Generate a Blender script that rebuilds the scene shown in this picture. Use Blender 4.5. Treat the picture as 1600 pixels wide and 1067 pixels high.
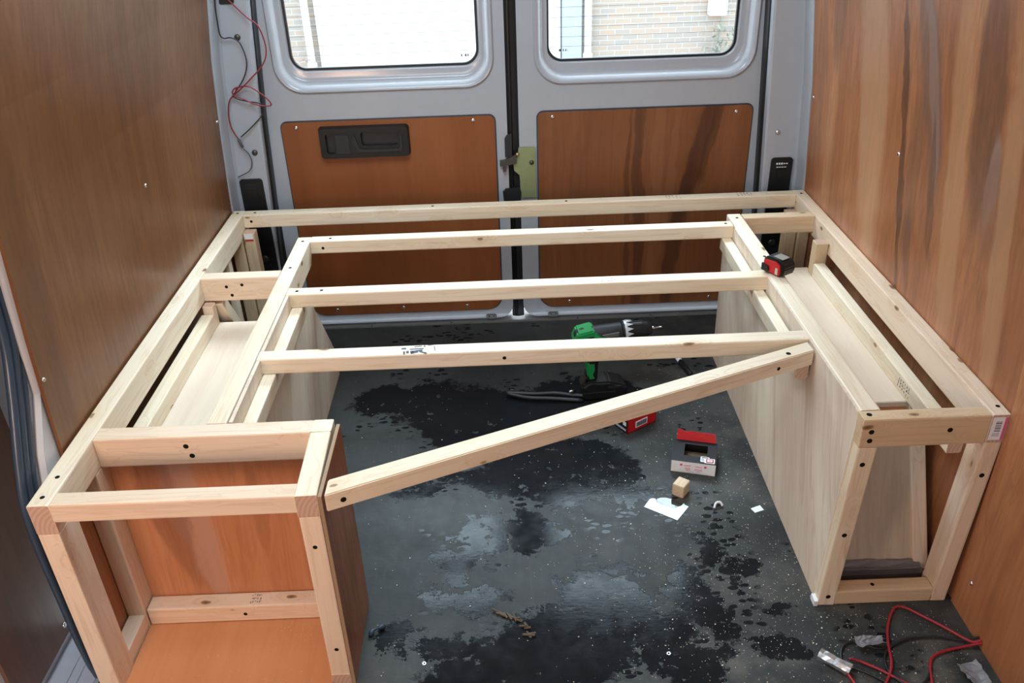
import bpy, bmesh, math, random
from mathutils import Vector, Matrix, Euler

# ---------------------------------------------------------------- clear
for o in list(bpy.data.objects): bpy.data.objects.remove(o, do_unlink=True)
SC = bpy.context.scene
COL = SC.collection
random.seed(7)

# ---------------------------------------------------------------- camera
PITCH, YAW, ROLL = -0.52841, 0.006863, -0.035230
cam_d = bpy.data.cameras.new('camera'); cam = bpy.data.objects.new('camera', cam_d); COL.objects.link(cam)
cp, sp, cy_, sy_, cr, sr = math.cos(PITCH), math.sin(PITCH), math.cos(YAW), math.sin(YAW), math.cos(ROLL), math.sin(ROLL)
F = Vector((sy_*cp, cy_*cp, sp)); Rt = Vector((cy_, -sy_, 0)); U = Rt.cross(F)
r_ = cr*Rt + sr*U; u_ = -sr*Rt + cr*U
cam.matrix_world = Matrix(((r_.x, u_.x, -F.x, .8068), (r_.y, u_.y, -F.y, -1.0885), (r_.z, u_.z, -F.z, 1.3913), (0, 0, 0, 1)))
cam_d.sensor_width = 36; cam_d.lens = 36*1319.47/1600; cam_d.clip_start = .02; cam_d.clip_end = 200
SC.camera = cam

# ---------------------------------------------------------------- light
SC.view_settings.view_transform = 'Standard'; SC.view_settings.look = 'None'
SC.view_settings.gamma = 1; SC.view_settings.use_curve_mapping = False
SC.view_settings.exposure = 0.0
world = bpy.data.worlds.new('overcast_sky'); SC.world = world; world.use_nodes = True
wb = world.node_tree.nodes['Background']; wb.inputs[0].default_value = (.80, .91, 1, 1); wb.inputs[1].default_value = 4.6

def area(name, loc, target, sx, sy, power, color):
    d = bpy.data.lights.new(name, 'AREA'); d.shape = 'RECTANGLE'; d.size = sx; d.size_y = sy; d.energy = power; d.color = color
    o = bpy.data.objects.new(name, d); COL.objects.link(o); o.location = loc
    o.rotation_euler = (Vector(target)-Vector(loc)).to_track_quat('-Z', 'Y').to_euler(); return o
area('sky_behind_van', (.9, 3.6, 3.3), (.86, .6, .35), 3.4, 1.6, 380, (.70, .87, 1))
area('windscreen_daylight', (.28, -2.45, 1.45), (.80, .4, .5), 1.0, .8, 17, (.95, .97, 1))
area('roof_hatch_daylight', (.55, .35, 1.84), (.60, .35, 0), .8, 1.0, 31, (.68, .88, 1))
area('warm_fill_left', (-.06, -1.05, .80), (.30, .1, .3), .30, .30, 9.5, (1, .63, .43))  # added unseen warm fill for the fronts of the left box

# ---------------------------------------------------------------- node helpers
class NT:
    def __init__(s, name):
        s.m = bpy.data.materials.new(name); s.m.use_nodes = True; s.t = s.m.node_tree; s.n = s.t.nodes; s.l = s.t.links
        s.b = s.n['Principled BSDF']; s.out = s.n['Material Output']
    def put(s, sock, v):
        if v is None: return
        if hasattr(v, 'is_linked') or isinstance(v, bpy.types.NodeSocket): s.l.new(v, sock)
        else:
            if isinstance(v, (tuple, list)) and len(v) == 3 and sock.type == 'RGBA': v = (*v, 1)
            sock.default_value = v
    def node(s, kind, **kw):
        n = s.n.new(kind)
        for k, v in kw.items(): setattr(n, k, v)
        return n
    def math(s, op, a, b=None, c=None, clamp=False):
        n = s.node('ShaderNodeMath', operation=op, use_clamp=clamp); s.put(n.inputs[0], a)
        if b is not None: s.put(n.inputs[1], b)
        if c is not None: s.put(n.inputs[2], c)
        return n.outputs[0]
    def coord(s, kind='Object'): return s.node('ShaderNodeTexCoord').outputs[kind]
    def rand(s): return s.node('ShaderNodeObjectInfo').outputs['Random']
    def mapp(s, v, scale=(1, 1, 1), loc=(0, 0, 0), rot=(0, 0, 0)):
        n = s.node('ShaderNodeMapping'); s.put(n.inputs[0], v); n.inputs['Location'].default_value = loc
        n.inputs['Rotation'].default_value = rot; n.inputs['Scale'].default_value = scale; return n.outputs[0]
    def vadd(s, a, b, op='ADD'):
        n = s.node('ShaderNodeVectorMath', operation=op); s.put(n.inputs[0], a); s.put(n.inputs[1], b); return n.outputs[0]
    def vscale(s, a, k):
        n = s.node('ShaderNodeVectorMath', operation='SCALE'); s.put(n.inputs[0], a); s.put(n.inputs['Scale'], k); return n.outputs[0]
    def sep(s, v):
        n = s.node('ShaderNodeSeparateXYZ'); s.put(n.inputs[0], v); return n.outputs
    def comb(s, x, y, z):
        n = s.node('ShaderNodeCombineXYZ'); s.put(n.inputs[0], x); s.put(n.inputs[1], y); s.put(n.inputs[2], z); return n.outputs[0]
    def noise(s, v, scale=5, detail=4, rough=.5, dist=0, color=False):
        n = s.node('ShaderNodeTexNoise'); s.put(n.inputs['Vector'], v); s.put(n.inputs['Scale'], scale)
        n.inputs['Detail'].default_value = detail; n.inputs['Roughness'].default_value = rough; n.inputs['Distortion'].default_value = dist
        return n.outputs['Color' if color else 'Fac']
    def voro(s, v, scale=5, feature='F1', rnd=1, out='Distance'):
        n = s.node('ShaderNodeTexVoronoi', feature=feature); s.put(n.inputs['Vector'], v); n.inputs['Scale'].default_value = scale
        n.inputs['Randomness'].default_value = rnd; return n.outputs[out]
    def ramp(s, f, stops, interp='LINEAR'):
        n = s.node('ShaderNodeValToRGB'); n.color_ramp.interpolation = interp; s.put(n.inputs[0], f); e = n.color_ramp.elements
        while len(e) < len(stops): e.new(.5)
        for el, (p, c) in zip(e, stops):
            el.position = p; el.color = (*c, 1) if isinstance(c, (tuple, list)) else (c, c, c, 1)
        return n.outputs[0]
    def step(s, f, a, b, lo=0., hi=1.):
        n = s.node('ShaderNodeMapRange', interpolation_type='SMOOTHSTEP'); s.put(n.inputs[0], f)
        for i, v in zip((1, 2, 3, 4), (a, b, lo, hi)): n.inputs[i].default_value = v
        return n.outputs[0]
    def mix(s, f, a, b, mode='MIX'):
        n = s.node('ShaderNodeMix', data_type='RGBA', blend_type=mode); s.put(n.inputs[0], f); s.put(n.inputs[6], a); s.put(n.inputs[7], b); return n.outputs[2]
    def bump(s, h, strength=.2, dist=.002):
        n = s.node('ShaderNodeBump'); n.inputs['Strength'].default_value = strength; n.inputs['Distance'].default_value = dist
        s.put(n.inputs['Height'], h); s.l.new(n.outputs[0], s.b.inputs['Normal'])
    def set(s, **kw):
        for k, v in kw.items(): s.put(s.b.inputs[k.replace('_', ' ')], v)
        return s
    # soft-edged ellipse in the (a, b) plane, returns 1 inside
    def blob(s, a, b, ca, cb, ra, rb, rot=0., soft=.35):
        c, q = math.cos(rot), math.sin(rot)
        da = s.math('SUBTRACT', a, ca); db = s.math('SUBTRACT', b, cb)
        p = s.math('ADD', s.math('MULTIPLY', da, c/ra), s.math('MULTIPLY', db, q/ra))
        t = s.math('ADD', s.math('MULTIPLY', da, -q/rb), s.math('MULTIPLY', db, c/rb))
        d = s.math('SQRT', s.math('ADD', s.math('MULTIPLY', p, p), s.math('MULTIPLY', t, t)))
        return s.step(d, 1-soft, 1+soft, 1., 0.)

def simple(name, col, rough=.5, metal=0., bump=None, var=.06, spec=.5):
    n = NT(name); v = n.coord()
    f = n.noise(v, 18, 5, .6)
    dark = tuple(c*(1-var) for c in col); lite = tuple(min(1, c*(1+var)) for c in col)
    n.set(Base_Color=n.mix(f, dark, lite), Roughness=rough, Metallic=metal)
    n.b.inputs['Specular IOR Level'].default_value = spec
    if bump: n.bump(n.noise(v, bump[0], 3, .5), bump[1], .002)
    return n.m

def pine(name, a, b, streak):
    """sawn softwood, grain along local X"""
    n = NT(name); r = n.rand(); o = n.coord()
    off = n.comb(n.math('MULTIPLY', r, 37.), n.math('MULTIPLY', r, 11.3), n.math('MULTIPLY', r, 23.7))
    v = n.vadd(o, off)
    # knots
    kv = n.mapp(v, (7.5, 16, 16)); kw = n.vadd(kv, n.vscale(n.noise(v, 30, 2, .5, color=True), .10))
    kd = n.voro(kw, 1.0)
    knot = n.step(kd, .068, .10, 1., 0.); core = n.step(kd, .02, .06, 1., 0.); halo = n.step(kd, .10, .42, 1., 0.)
    # growth rings bent round the knots
    rv = n.mapp(v, (1.1, 26, 26)); bend = n.vscale(n.comb(0., halo, halo), .9)
    rings = n.noise(n.vadd(rv, bend), 1.6, 3, .55, .5)
    band = n.math('PINGPONG', n.math('MULTIPLY', rings, 9.), 1.)
    fine = n.noise(n.mapp(v, (5, 260, 260)), 1, 3, .6)
    base = n.mix(n.step(n.noise(n.mapp(v, (1.5, 9, 9)), 1, 2, .5), .3, .7), a, b)
    base = n.mix(n.math('MULTIPLY', n.step(band, .55, 1.), .38), base, streak)
    base = n.mix(n.math('MULTIPLY', n.step(fine, .45, .8), .22), base, streak)
    stain = n.step(n.noise(n.mapp(v, (3, 30, 30)), 1.3, 4, .6, .6), .66, .80)
    base = n.mix(n.math('MULTIPLY', stain, .55), base, (.42, .25, .12))
    base = n.mix(n.math('MULTIPLY', halo, .20), base, (.60, .36, .17))
    base = n.mix(n.math('MULTIPLY', knot, .85), base, (.26, .13, .055))
    base = n.mix(n.math('MULTIPLY', core, .8), base, (.09, .045, .022))
    n.set(Base_Color=base, Roughness=n.step(fine, .2, .8, .42, .62))
    n.bump(n.math('ADD', n.math('MULTIPLY', fine, .6), n.math('MULTIPLY', band, .25)), .22, .0008)
    return n.m

def ply(name, cols, streak, seed=0., scale=1., rough=(.28, .42), streak_amt=.55, along='z', blobs=(), plane=('y', 'z'), gray=(.42, .30, .25), coat=0., tilt=0., fine_amt=.22, spec=.32):
    """veneered sheet; grain along the given world/local axis, drawn in object coordinates"""
    n = NT(name); v0 = n.coord(); v = n.vadd(n.mapp(v0, rot=(tilt, 0, 0)) if tilt else v0, (seed, seed*.7, seed*1.3))
    k = {'x': (.35, 5, 5), 'y': (5, .35, 5), 'z': (5, 5, .35)}[along]; k = tuple(c*scale for c in k)
    warp = n.vscale(n.noise(v, 1.6*scale, 3, .5, color=True), .5)
    g = n.noise(n.vadd(n.mapp(v, k), warp), 1.1, 4, .55, .7)
    base = n.ramp(g, [(.25, cols[0]), (.42, cols[1]), (.58, cols[2]), (.75, cols[3])])
    g2 = n.noise(n.vadd(n.mapp(v, tuple(c*1.25 for c in k), (3, 1, 2)), warp), 1.3, 5, .6, .9)
    s1 = n.step(n.math('ABSOLUTE', n.math('SUBTRACT', g2, .52)), .0, .035, 1., 0.)
    s2 = n.step(g2, .60, .74)
    base = n.mix(n.math('MULTIPLY', s1, streak_amt*.45), base, streak)
    base = n.mix(n.math('MULTIPLY', s2, streak_amt), base, streak)
    fk = tuple(c*14 for c in k); fine = n.noise(n.mapp(v, fk), 1.2, 4, .65)
    base = n.mix(n.math('MULTIPLY', n.step(fine, .35, .75), fine_amt), base, streak)
    if blobs:
        s = n.sep(v0); ax = {'x': s[0], 'y': s[1], 'z': s[2]}
        w = n.noise(n.mapp(v0, (5, 5, 2.2)), 1.5, 5, .6); w2 = n.math('MULTIPLY', n.math('SUBTRACT', w, .5), .085)
        A = n.math('ADD', ax[plane[0]], w2); B = ax[plane[1]]
        for (ca, cb, ra, rb, rot, col, amt) in blobs:
            m = n.blob(A, B, ca, cb, ra, rb, rot, .22)
            m = n.math('MULTIPLY', m, n.step(fine, .1, .7, .7, 1.))
            base = n.mix(n.math('MULTIPLY', m, amt), base, col)
    n.set(Base_Color=base, Roughness=n.step(fine, .2, .8, rough[0], rough[1]))
    n.b.inputs['Specular IOR Level'].default_value = spec
    if coat: n.b.inputs['Coat Weight'].default_value = coat; n.b.inputs['Coat Roughness'].default_value = .25
    n.bump(fine, .12, .0008)
    return n.m

# ---------------------------------------------------------------- materials
M = {}
M['pine'] = pine('pine_timber', (.84, .72, .56), (.79, .64, .46), (.62, .44, .27))
M['pine_tan'] = pine('pine_timber_tan', (.70, .52, .34), (.62, .44, .27), (.50, .33, .18))
M['pine_rosy'] = pine('pine_timber_rosy', (.82, .66, .51), (.77, .58, .42), (.60, .40, .25))
def endgrain():
    n = NT('pine_end_grain'); v = n.coord(); s_ = n.sep(v)
    o = n.math('MULTIPLY', n.rand(), .05)
    rr_ = n.math('SQRT', n.math('ADD', n.math('POWER', n.math('ADD', s_[1], n.math('ADD', o, .02)), 2.), n.math('POWER', n.math('ADD', s_[2], .03), 2.)))
    ring = n.math('PINGPONG', n.math('MULTIPLY', n.math('ADD', rr_, n.math('MULTIPLY', n.noise(v, 60, 2, .5), .003)), 260.), 1.)
    n.set(Base_Color=n.mix(n.math('MULTIPLY', ring, .6), (.58, .38, .28), (.40, .23, .15)), Roughness=.7); return n.m
M['end'] = endgrain()
DK = (.085, .035, .018)
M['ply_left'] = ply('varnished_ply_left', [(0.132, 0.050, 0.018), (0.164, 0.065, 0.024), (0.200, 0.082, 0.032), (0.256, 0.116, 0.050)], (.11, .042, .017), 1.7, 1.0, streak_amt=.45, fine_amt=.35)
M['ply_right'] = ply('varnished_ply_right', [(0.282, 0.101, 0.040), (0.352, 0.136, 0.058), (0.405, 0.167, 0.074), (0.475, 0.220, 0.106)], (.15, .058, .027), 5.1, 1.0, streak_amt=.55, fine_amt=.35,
    blobs=[(.715, .80, .013, .34, -.14, (.10, .042, .024), .85), (.655, .74, .030, .20, -.05, (.17, .080, .045), .5), (.625, .97, .045, .24, -.30, (.17, .095, .068), .75), (.612, .95, .022, .20, -.28, (.27, .17, .135), .7),
           (.565, .75, .013, .16, -.25, (.13, .058, .035), .65), (.64, .58, .016, .10, -.2, (.15, .07, .042), .6), (.39, .98, .050, .24, 0, (.14, .06, .036), .8), (.35, .84, .020, .09, 0, (.30, .19, .145), .8), (.33, .80, .05, .10, 0, (.20, .09, .05), .5),
           (1.13, 1.05, .035, .18, .1, (.17, .075, .040), .75), (1.24, .9, .02, .3, 0, (.20, .10, .06), .5), (.90, .9, .07, .5, -.1, (.50, .29, .165), .5), (.47, .75, .035, .5, -.1, (.50, .27, .14), .45), (.28, .7, .03, .4, -.1, (.50, .28, .15), .45)])
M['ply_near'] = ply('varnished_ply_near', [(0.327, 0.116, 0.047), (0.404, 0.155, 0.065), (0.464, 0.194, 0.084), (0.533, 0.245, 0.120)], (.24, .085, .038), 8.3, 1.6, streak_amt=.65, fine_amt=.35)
M['ply_door_left'] = ply('varnished_ply_door_left', [(0.202, 0.059, 0.017), (0.235, 0.071, 0.022), (0.269, 0.084, 0.027), (0.302, 0.101, 0.034)], (.19, .058, .02), 3.3, 1.1, streak_amt=.3)
M['ply_door_right'] = ply('varnished_ply_door_right', [(0.172, 0.058, 0.022), (0.215, 0.077, 0.028), (0.249, 0.091, 0.035), (0.284, 0.114, 0.046)], (.13, .043, .018), 9.4, 1.2, streak_amt=.4,
    plane=('x', 'z'), blobs=[(1.415, .54, .030, .24, -.22, (.075, .027, .013), .85), (1.375, .28, .024, .30, -.08, (.085, .030, .014), .75), (1.46, .60, .016, .15, -.2, (.080, .030, .014), .7),
                             (1.245, .45, .018, .6, .02, (.090, .032, .015), .75), (1.30, .40, .016, .5, 0, (.30, .125, .055), .5), (1.34, .50, .010, .4, -.06, (.28, .115, .05), .5), (1.21, .3, .008, .4, 0, (.09, .03, .014), .6), (1.05, .3, .03, .35, 0, (.15, .052, .021), .4)])
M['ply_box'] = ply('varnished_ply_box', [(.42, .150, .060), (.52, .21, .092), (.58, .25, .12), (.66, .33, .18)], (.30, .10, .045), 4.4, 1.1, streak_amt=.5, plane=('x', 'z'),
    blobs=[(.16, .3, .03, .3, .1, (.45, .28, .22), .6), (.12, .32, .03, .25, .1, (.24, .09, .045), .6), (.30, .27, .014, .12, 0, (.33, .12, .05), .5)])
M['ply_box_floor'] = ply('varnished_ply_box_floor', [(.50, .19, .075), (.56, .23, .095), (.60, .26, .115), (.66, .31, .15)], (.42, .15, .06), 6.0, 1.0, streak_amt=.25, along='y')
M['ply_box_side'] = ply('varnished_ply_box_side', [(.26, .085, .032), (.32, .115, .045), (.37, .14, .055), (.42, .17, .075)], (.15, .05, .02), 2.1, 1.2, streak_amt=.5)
M['ply_pale'] = ply('pale_ply', [(.66, .52, .40), (.73, .60, .47), (.77, .65, .52), (.81, .70, .57)], (.50, .33, .24), 2.6, 1.3, rough=(.5, .65), streak_amt=.6, tilt=.42)
M['ply_pale_flat'] = ply('pale_ply_flat', [(.68, .53, .40), (.73, .58, .45), (.77, .63, .50), (.81, .68, .55)], (.57, .41, .29), 3.6, 1.0, rough=(.5, .65), streak_amt=.25, along='y')
M['ply_ramp'] = ply('pale_ply_ramp', [(.46, .35, .25), (.56, .44, .33), (.62, .50, .39), (.66, .55, .44)], (.34, .24, .17), 5.6, 1.2, rough=(.5, .65), streak_amt=.45, along='x')
M['ply_door_side'] = ply('varnished_ply_side_door', [(.13, .066, .042), (.16, .082, .052), (.18, .095, .062), (.22, .115, .075)], (.10, .05, .032), 7.0, .9, streak_amt=.3)
M['ply_edge'] = simple('ply_edge', (.34, .22, .13), .6)
M['paint'] = simple('grey_van_paint', (.41, .42, .455), .18, 0., None, .05)
M['paint_blue'] = simple('bluish_van_paint', (.42, .50, .62), .35, 0., None, .08)
M['paint_light'] = simple('pale_van_paint', (.56, .55, .56), .45, 0., None, .08)
M['rubber'] = simple('black_rubber', (.012, .012, .014), .45)
M['seal'] = simple('blue_black_door_seal', (.035, .055, .085), .32)
M['plastic'] = simple('black_plastic', (.011, .011, .012), .4, spec=.35)
M['plastic2'] = simple('dark_grey_plastic', (.024, .024, .027), .5, spec=.35)
M['zinc'] = simple('yellow_zinc', (.30, .34, .17), .42, .35, None, .2)
M['steel'] = simple('bright_steel', (.72, .72, .72), .25, 1.)
M['steel_dark'] = simple('dark_steel', (.10, .095, .09), .4, .8)
M['hole'] = simple('dark_screw_recess', (.012, .010, .008), .8, spec=.1)
M['red'] = simple('red_print', (.52, .010, .014), .45)
M['red_wire'] = simple('red_cable_sheath', (.34, .018, .028), .4)
M['dark_red_wire'] = simple('dark_red_cable_sheath', (.26, .015, .022), .4)
M['black_wire'] = simple('black_cable_sheath', (.016, .016, .018), .35)
M['grey_wire'] = simple('grey_cable_sheath', (.07, .075, .07), .45)
M['green'] = simple('green_plastic', (.015, .27, .07), .35)
M['white_card'] = simple('white_card', (.90, .94, 1.0), .5)
M['black_card'] = simple('black_card', (.012, .012, .013), .5, spec=.25)
M['kraft'] = simple('brown_card', (.28, .20, .12), .8)
M['paper'] = simple('glossy_backing_paper', (.72, .86, .90), .25)
M['sticker'] = simple('white_sticker', (.82, .82, .84), .4)
M['foil'] = simple('silver_tape', (.62, .66, .70), .28, .85, (60, .8), .15)
M['grey_tape'] = simple('grey_tape', (.22, .215, .23), .5, .1, (60, .6), .15)
M['dust'] = simple('sawdust', (.70, .60, .46), .8, 0, None, .3)
M['ink'] = simple('blue_black_ink', (.03, .035, .07), .6)
M['ink_grey'] = simple('grey_ink', (.12, .11, .11), .6)
M['pink'] = simple('pink_print', (.70, .12, .25), .5)
M['debris'] = simple('brown_debris', (.10, .07, .04), .7)
M['tape_label'] = simple('cream_label', (.55, .50, .40), .5)
M['heater'] = simple('brown_heater_wire', (.12, .07, .05), .6)
M['render_white'] = simple('white_render', (.86, .86, .86), .7)
M['garage'] = simple('garage_door_paint', (.60, .62, .64), .6)
M['bluegrey'] = simple('matt_blue_grey', (.36, .42, .48), .7)
M['plant'] = simple('pale_foliage', (.26, .27, .22), .7)

def glass_mat():
    n = NT('clear_window_glass'); g = n.node('ShaderNodeBsdfGlossy'); g.inputs['Roughness'].default_value = .02
    t = n.node('ShaderNodeBsdfTransparent'); t.inputs[0].default_value = (.93, .97, .97, 1)
    fr = n.node('ShaderNodeFresnel'); fr.inputs[0].default_value = 1.45
    mx = n.node('ShaderNodeMixShader'); n.l.new(fr.outputs[0], mx.inputs[0]); n.l.new(t.outputs[0], mx.inputs[1]); n.l.new(g.outputs[0], mx.inputs[2])
    n.l.new(mx.outputs[0], n.out.inputs[0]); return n.m
M['glass'] = glass_mat()

def brick_mat():
    n = NT('buff_brickwork'); v = n.coord(); s = n.sep(v)
    b = n.node('ShaderNodeTexBrick'); n.put(b.inputs['Vector'], n.comb(s[0], s[2], 0.))
    b.inputs['Scale'].default_value = 1; b.inputs['Brick Width'].default_value = .225; b.inputs['Row Height'].default_value = .075
    b.inputs['Mortar Size'].default_value = .006; b.inputs['Color1'].default_value = (.42, .32, .25, 1); b.inputs['Color2'].default_value = (.34, .30, .27, 1)
    b.inputs['Mortar'].default_value = (.42, .42, .42, 1); n.set(Base_Color=b.outputs[0], Roughness=.9); return n.m
M['brick'] = brick_mat()
M['ground'] = simple('pale_paving', (.30, .30, .28), .9)

def floor_mat():
    n = NT('worn_dark_load_floor'); v = n.coord(); s = n.sep(v)
    w = n.noise(v, 7, 6, .62); w2 = n.noise(v, 26, 4, .6)
    base = n.mix(n.step(n.noise(v, 3.2, 5, .6), .32, .68), (.023, .0245, .024), (.050, .052, .050))
    # paler dusty scuffs towards the right and the near edge
    rt = n.step(s[0], .75, 1.5); near = n.step(s[1], .15, -.05)
    sc = n.math('MULTIPLY', n.step(w, .46, .66), n.math('ADD', n.math('MULTIPLY', rt, .5), n.math('MULTIPLY', near, .5), None, True))
    base = n.mix(sc, base, (.115, .105, .092))
    sp_ = n.voro(v, 240, out='Distance'); spm = n.math('MULTIPLY', n.step(sp_, .10, .2, 1., 0.), n.step(n.noise(v, 60, 3, .6), .52, .64))
    base = n.mix(n.math('MULTIPLY', spm, n.math('ADD', n.math('MULTIPLY', rt, .7), .12)), base, (.42, .36, .27))
    scr = n.noise(n.mapp(v, (160, 6, 1)), 1, 3, .6); base = n.mix(n.math('MULTIPLY', n.step(scr, .55, .8), .25), base, (.09, .095, .10))
    # wet patches
    ww = n.vadd(v, n.vscale(n.vadd(n.noise(v, 8, 6, .75, color=True), (-.5, -.5, -.5)), .24)); q = n.sep(ww); m = None
    for (a, b, ra, rb, rot) in WET:
        k = n.blob(q[0], q[1], a, b, ra, rb, rot, .10); m = k if m is None else n.math('MAXIMUM', m, k)
    holes_ = n.step(n.noise(v, 34, 4, .6), .60, .66, 1., 0.)
    m = n.math('MULTIPLY', m, n.math('MAXIMUM', holes_, n.step(n.noise(v, 6, 2, .5), .45, .5)))
    wv = n.mapp(v, (34, 62, 1), (0, 0, 0), (0, 0, .15)); dots = n.step(n.voro(n.vadd(wv, n.vscale(n.noise(v, 40, 2, .5, color=True), .6)), 1.0), .34, .44, 1., 0.)
    tr_ = n.noise(v, 5.5, 3, .5); area_ = n.math('MAXIMUM', n.step(tr_, .54, .60), n.math('MAXIMUM', n.blob(s[0], s[1], 1.25, .27, .09, .20, -.1, .2), n.blob(s[0], s[1], 1.05, .05, .2, .05, 0, .2)))
    m = n.math('MAXIMUM', m, n.math('MULTIPLY', dots, area_))
    base = n.mix(n.math('MULTIPLY', m, .90), base, (.0075, .0085, .011))
    n.set(Base_Color=base, Roughness=n.math('ADD', n.math('MULTIPLY', m, -.40), n.step(w2, .3, .7, .50, .60)))
    n.put(n.b.inputs['Specular IOR Level'], n.math('SUBTRACT', .26, n.math('MULTIPLY', m, .17)))
    n.bump(n.math('MULTIPLY', n.math('ADD', n.noise(v, 90, 4, .6), n.math('MULTIPLY', n.noise(n.mapp(v, (30, 140, 1)), 1, 3, .6), .6)), n.math('SUBTRACT', 1., n.math('MULTIPLY', m, .75))), .40, .0012)
    return n.m
WET = [(.95, .10, .22, .09, .05), (1.00, .20, .12, .06, -.1), (.70, .07, .10, .035, -.1), (.80, .00, .20, .05, 0), (1.20, .16, .05, .12, .3), (1.13, .02, .09, .05, 0),
       (.84, .40, .05, .07, .3), (.93, .62, .22, .13, .1), (1.10, .50, .05, .05, .1), (.74, .86, .26, .16, -.2), (.50, 1.0, .16, .08, .2), (.72, .40, .07, .07, 0), (.68, .31, .05, .05, .3),
       (.56, .57, .07, .03, 0), (1.24, .32, .03, .05, .2), (1.30, .25, .04, .03, -.2), (1.32, .05, .06, .03, -.2), (.62, .22, .03, .035, .2), (1.02, .98, .18, .08, .1), (.70, .20, .09, .035, .3),
       (1.04, .275, .055, .012, .0), (.55, .1, .03, .05, 0), (.75, .62, .14, .04, .1), (1.36, .14, .03, .02, .2), (.90, .385, .02, .03, 0)]
M['floor'] = floor_mat()

# ---------------------------------------------------------------- object helpers
def tag(o, label=None, cat=None, group=None, kind=None):
    if label: o['label'] = label
    if cat: o['category'] = cat
    if group: o['group'] = group
    if kind: o['kind'] = kind
    return o
def link(name, me, mats, parent=None):
    o = bpy.data.objects.new(name, me); COL.objects.link(o)
    for m in (mats if isinstance(mats, (list, tuple)) else [mats]): me.materials.append(m)
    if parent is not None:
        o.parent = parent; bpy.context.view_layer.update() if False else None
        o.matrix_parent_inverse = wmat(parent).inverted()
    return o
def wmat(o):
    m = o.matrix_basis.copy()
    if o.parent: m = wmat(o.parent) @ o.matrix_parent_inverse @ m
    return m
def from_bm(name, bm, mats, parent=None, smooth=False):
    me = bpy.data.meshes.new(name); bm.normal_update(); bm.to_mesh(me); bm.free()
    if smooth:
        for p in me.polygons: p.use_smooth = True
    return link(name, me, mats, parent)
def empty(name, loc=(0, 0, 0), rz=0.):
    o = bpy.data.objects.new(name, None); COL.objects.link(o); o.location = loc; o.rotation_euler = (0, 0, rz); o.empty_display_size = .05; return o
def bm_box(bm, c, s, rot=None, mi=0):
    r = bmesh.ops.create_cube(bm, size=1); vs = r['verts']
    m = Matrix.Translation(c) @ (rot.to_4x4() if rot else Matrix.Identity(4)) @ Matrix.Diagonal((*s, 1))
    bmesh.ops.transform(bm, matrix=m, verts=vs)
    for f in {f for v in vs for f in v.link_faces}: f.material_index = mi
    return vs
AX = {'x': Matrix(((1, 0, 0), (0, 1, 0), (0, 0, 1))), 'y': Matrix(((0, -1, 0), (1, 0, 0), (0, 0, 1))), 'z': Matrix(((0, 0, -1), (0, 1, 0), (1, 0, 0)))}
def lumber_m(name, mat, parent, mtx, L, W, H, bevel=.0035, wob=.0):
    """timber in its own frame: X length, Y width, Z height, centre at mtx"""
    bm = bmesh.new(); bm_box(bm, (0, 0, 0), (L, W, H))
    if bevel: bmesh.ops.bevel(bm, geom=[e for e in bm.edges if abs((e.verts[0].co-e.verts[1].co).x) > L*.5], offset=bevel, segments=2, affect='EDGES', profile=.6)
    if bevel:
        e2 = [e for e in bm.edges if e.is_boundary is False and abs(e.calc_face_angle(0)) > 1.2]
        bmesh.ops.bevel(bm, geom=e2, offset=.0008, segments=1, affect='EDGES')
    bm.normal_update()
    for f in bm.faces:
        if abs(f.normal.x) > .9: f.material_index = 1
    me = bpy.data.meshes.new(name); bm.to_mesh(me); bm.free()
    o = bpy.data.objects.new(name, me); COL.objects.link(o); me.materials.append(mat); me.materials.append(M['end'] if H > .012 else mat); o.matrix_basis = mtx
    if parent is not None: o.parent = parent; o.matrix_parent_inverse = wmat(parent).inverted()
    return o
def lumber(name, x0, x1, y0, y1, z0, z1, axis='x', mat=None, parent=None, bevel=.0035):
    c = Vector(((x0+x1)/2, (y0+y1)/2, (z0+z1)/2)); d = {'x': (x1-x0, y1-y0, z1-z0), 'y': (y1-y0, x1-x0, z1-z0), 'z': (z1-z0, y1-y0, x1-x0)}[axis]
    return lumber_m(name, mat or M['pine'], parent, Matrix.Translation(c) @ AX[axis].to_4x4(), *d, bevel=bevel)
def lumber_ab(name, a, b, W, H, mat, parent, side=None, bevel=.0035):
    """timber from a to b (centre line); side = approximate width direction"""
    a, b = Vector(a), Vector(b); x = (b-a).normalized(); y = Vector(side) if side else Vector((0, 0, 1)).cross(x)
    y = (y - x*y.dot(x)).normalized(); z = x.cross(y)
    m = Matrix(((x.x, y.x, z.x, 0), (x.y, y.y, z.y, 0), (x.z, y.z, z.z, 0), (0, 0, 0, 1)))
    return lumber_m(name, mat, parent, Matrix.Translation((a+b)/2) @ m, (b-a).length, W, H, bevel)
def box(name, x0, x1, y0, y1, z0, z1, mat, parent=None, bevel=0., seg=2, smooth=False):
    bm = bmesh.new(); bm_box(bm, ((x0+x1)/2, (y0+y1)/2, (z0+z1)/2), (x1-x0, y1-y0, z1-z0))
    if bevel: bmesh.ops.bevel(bm, geom=bm.edges[:], offset=bevel, segments=seg, affect='EDGES')
    return from_bm(name, bm, mat, parent, smooth)
def prism(bm, pts, h, mi=0):
    """pts = closed loop of 3-D points, h = extrusion vector"""
    h = Vector(h); a = [bm.verts.new(Vector(p)) for p in pts]; b = [bm.verts.new(Vector(p)+h) for p in pts]; n = len(pts); fs = []
    fs.append(bm.faces.new(a)); fs.append(bm.faces.new(b[::-1]))
    for i in range(n): fs.append(bm.faces.new((a[i], b[i], b[(i+1) % n], a[(i+1) % n])))
    for f in fs: f.material_index = mi
    bmesh.ops.recalc_face_normals(bm, faces=fs); return fs
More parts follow.
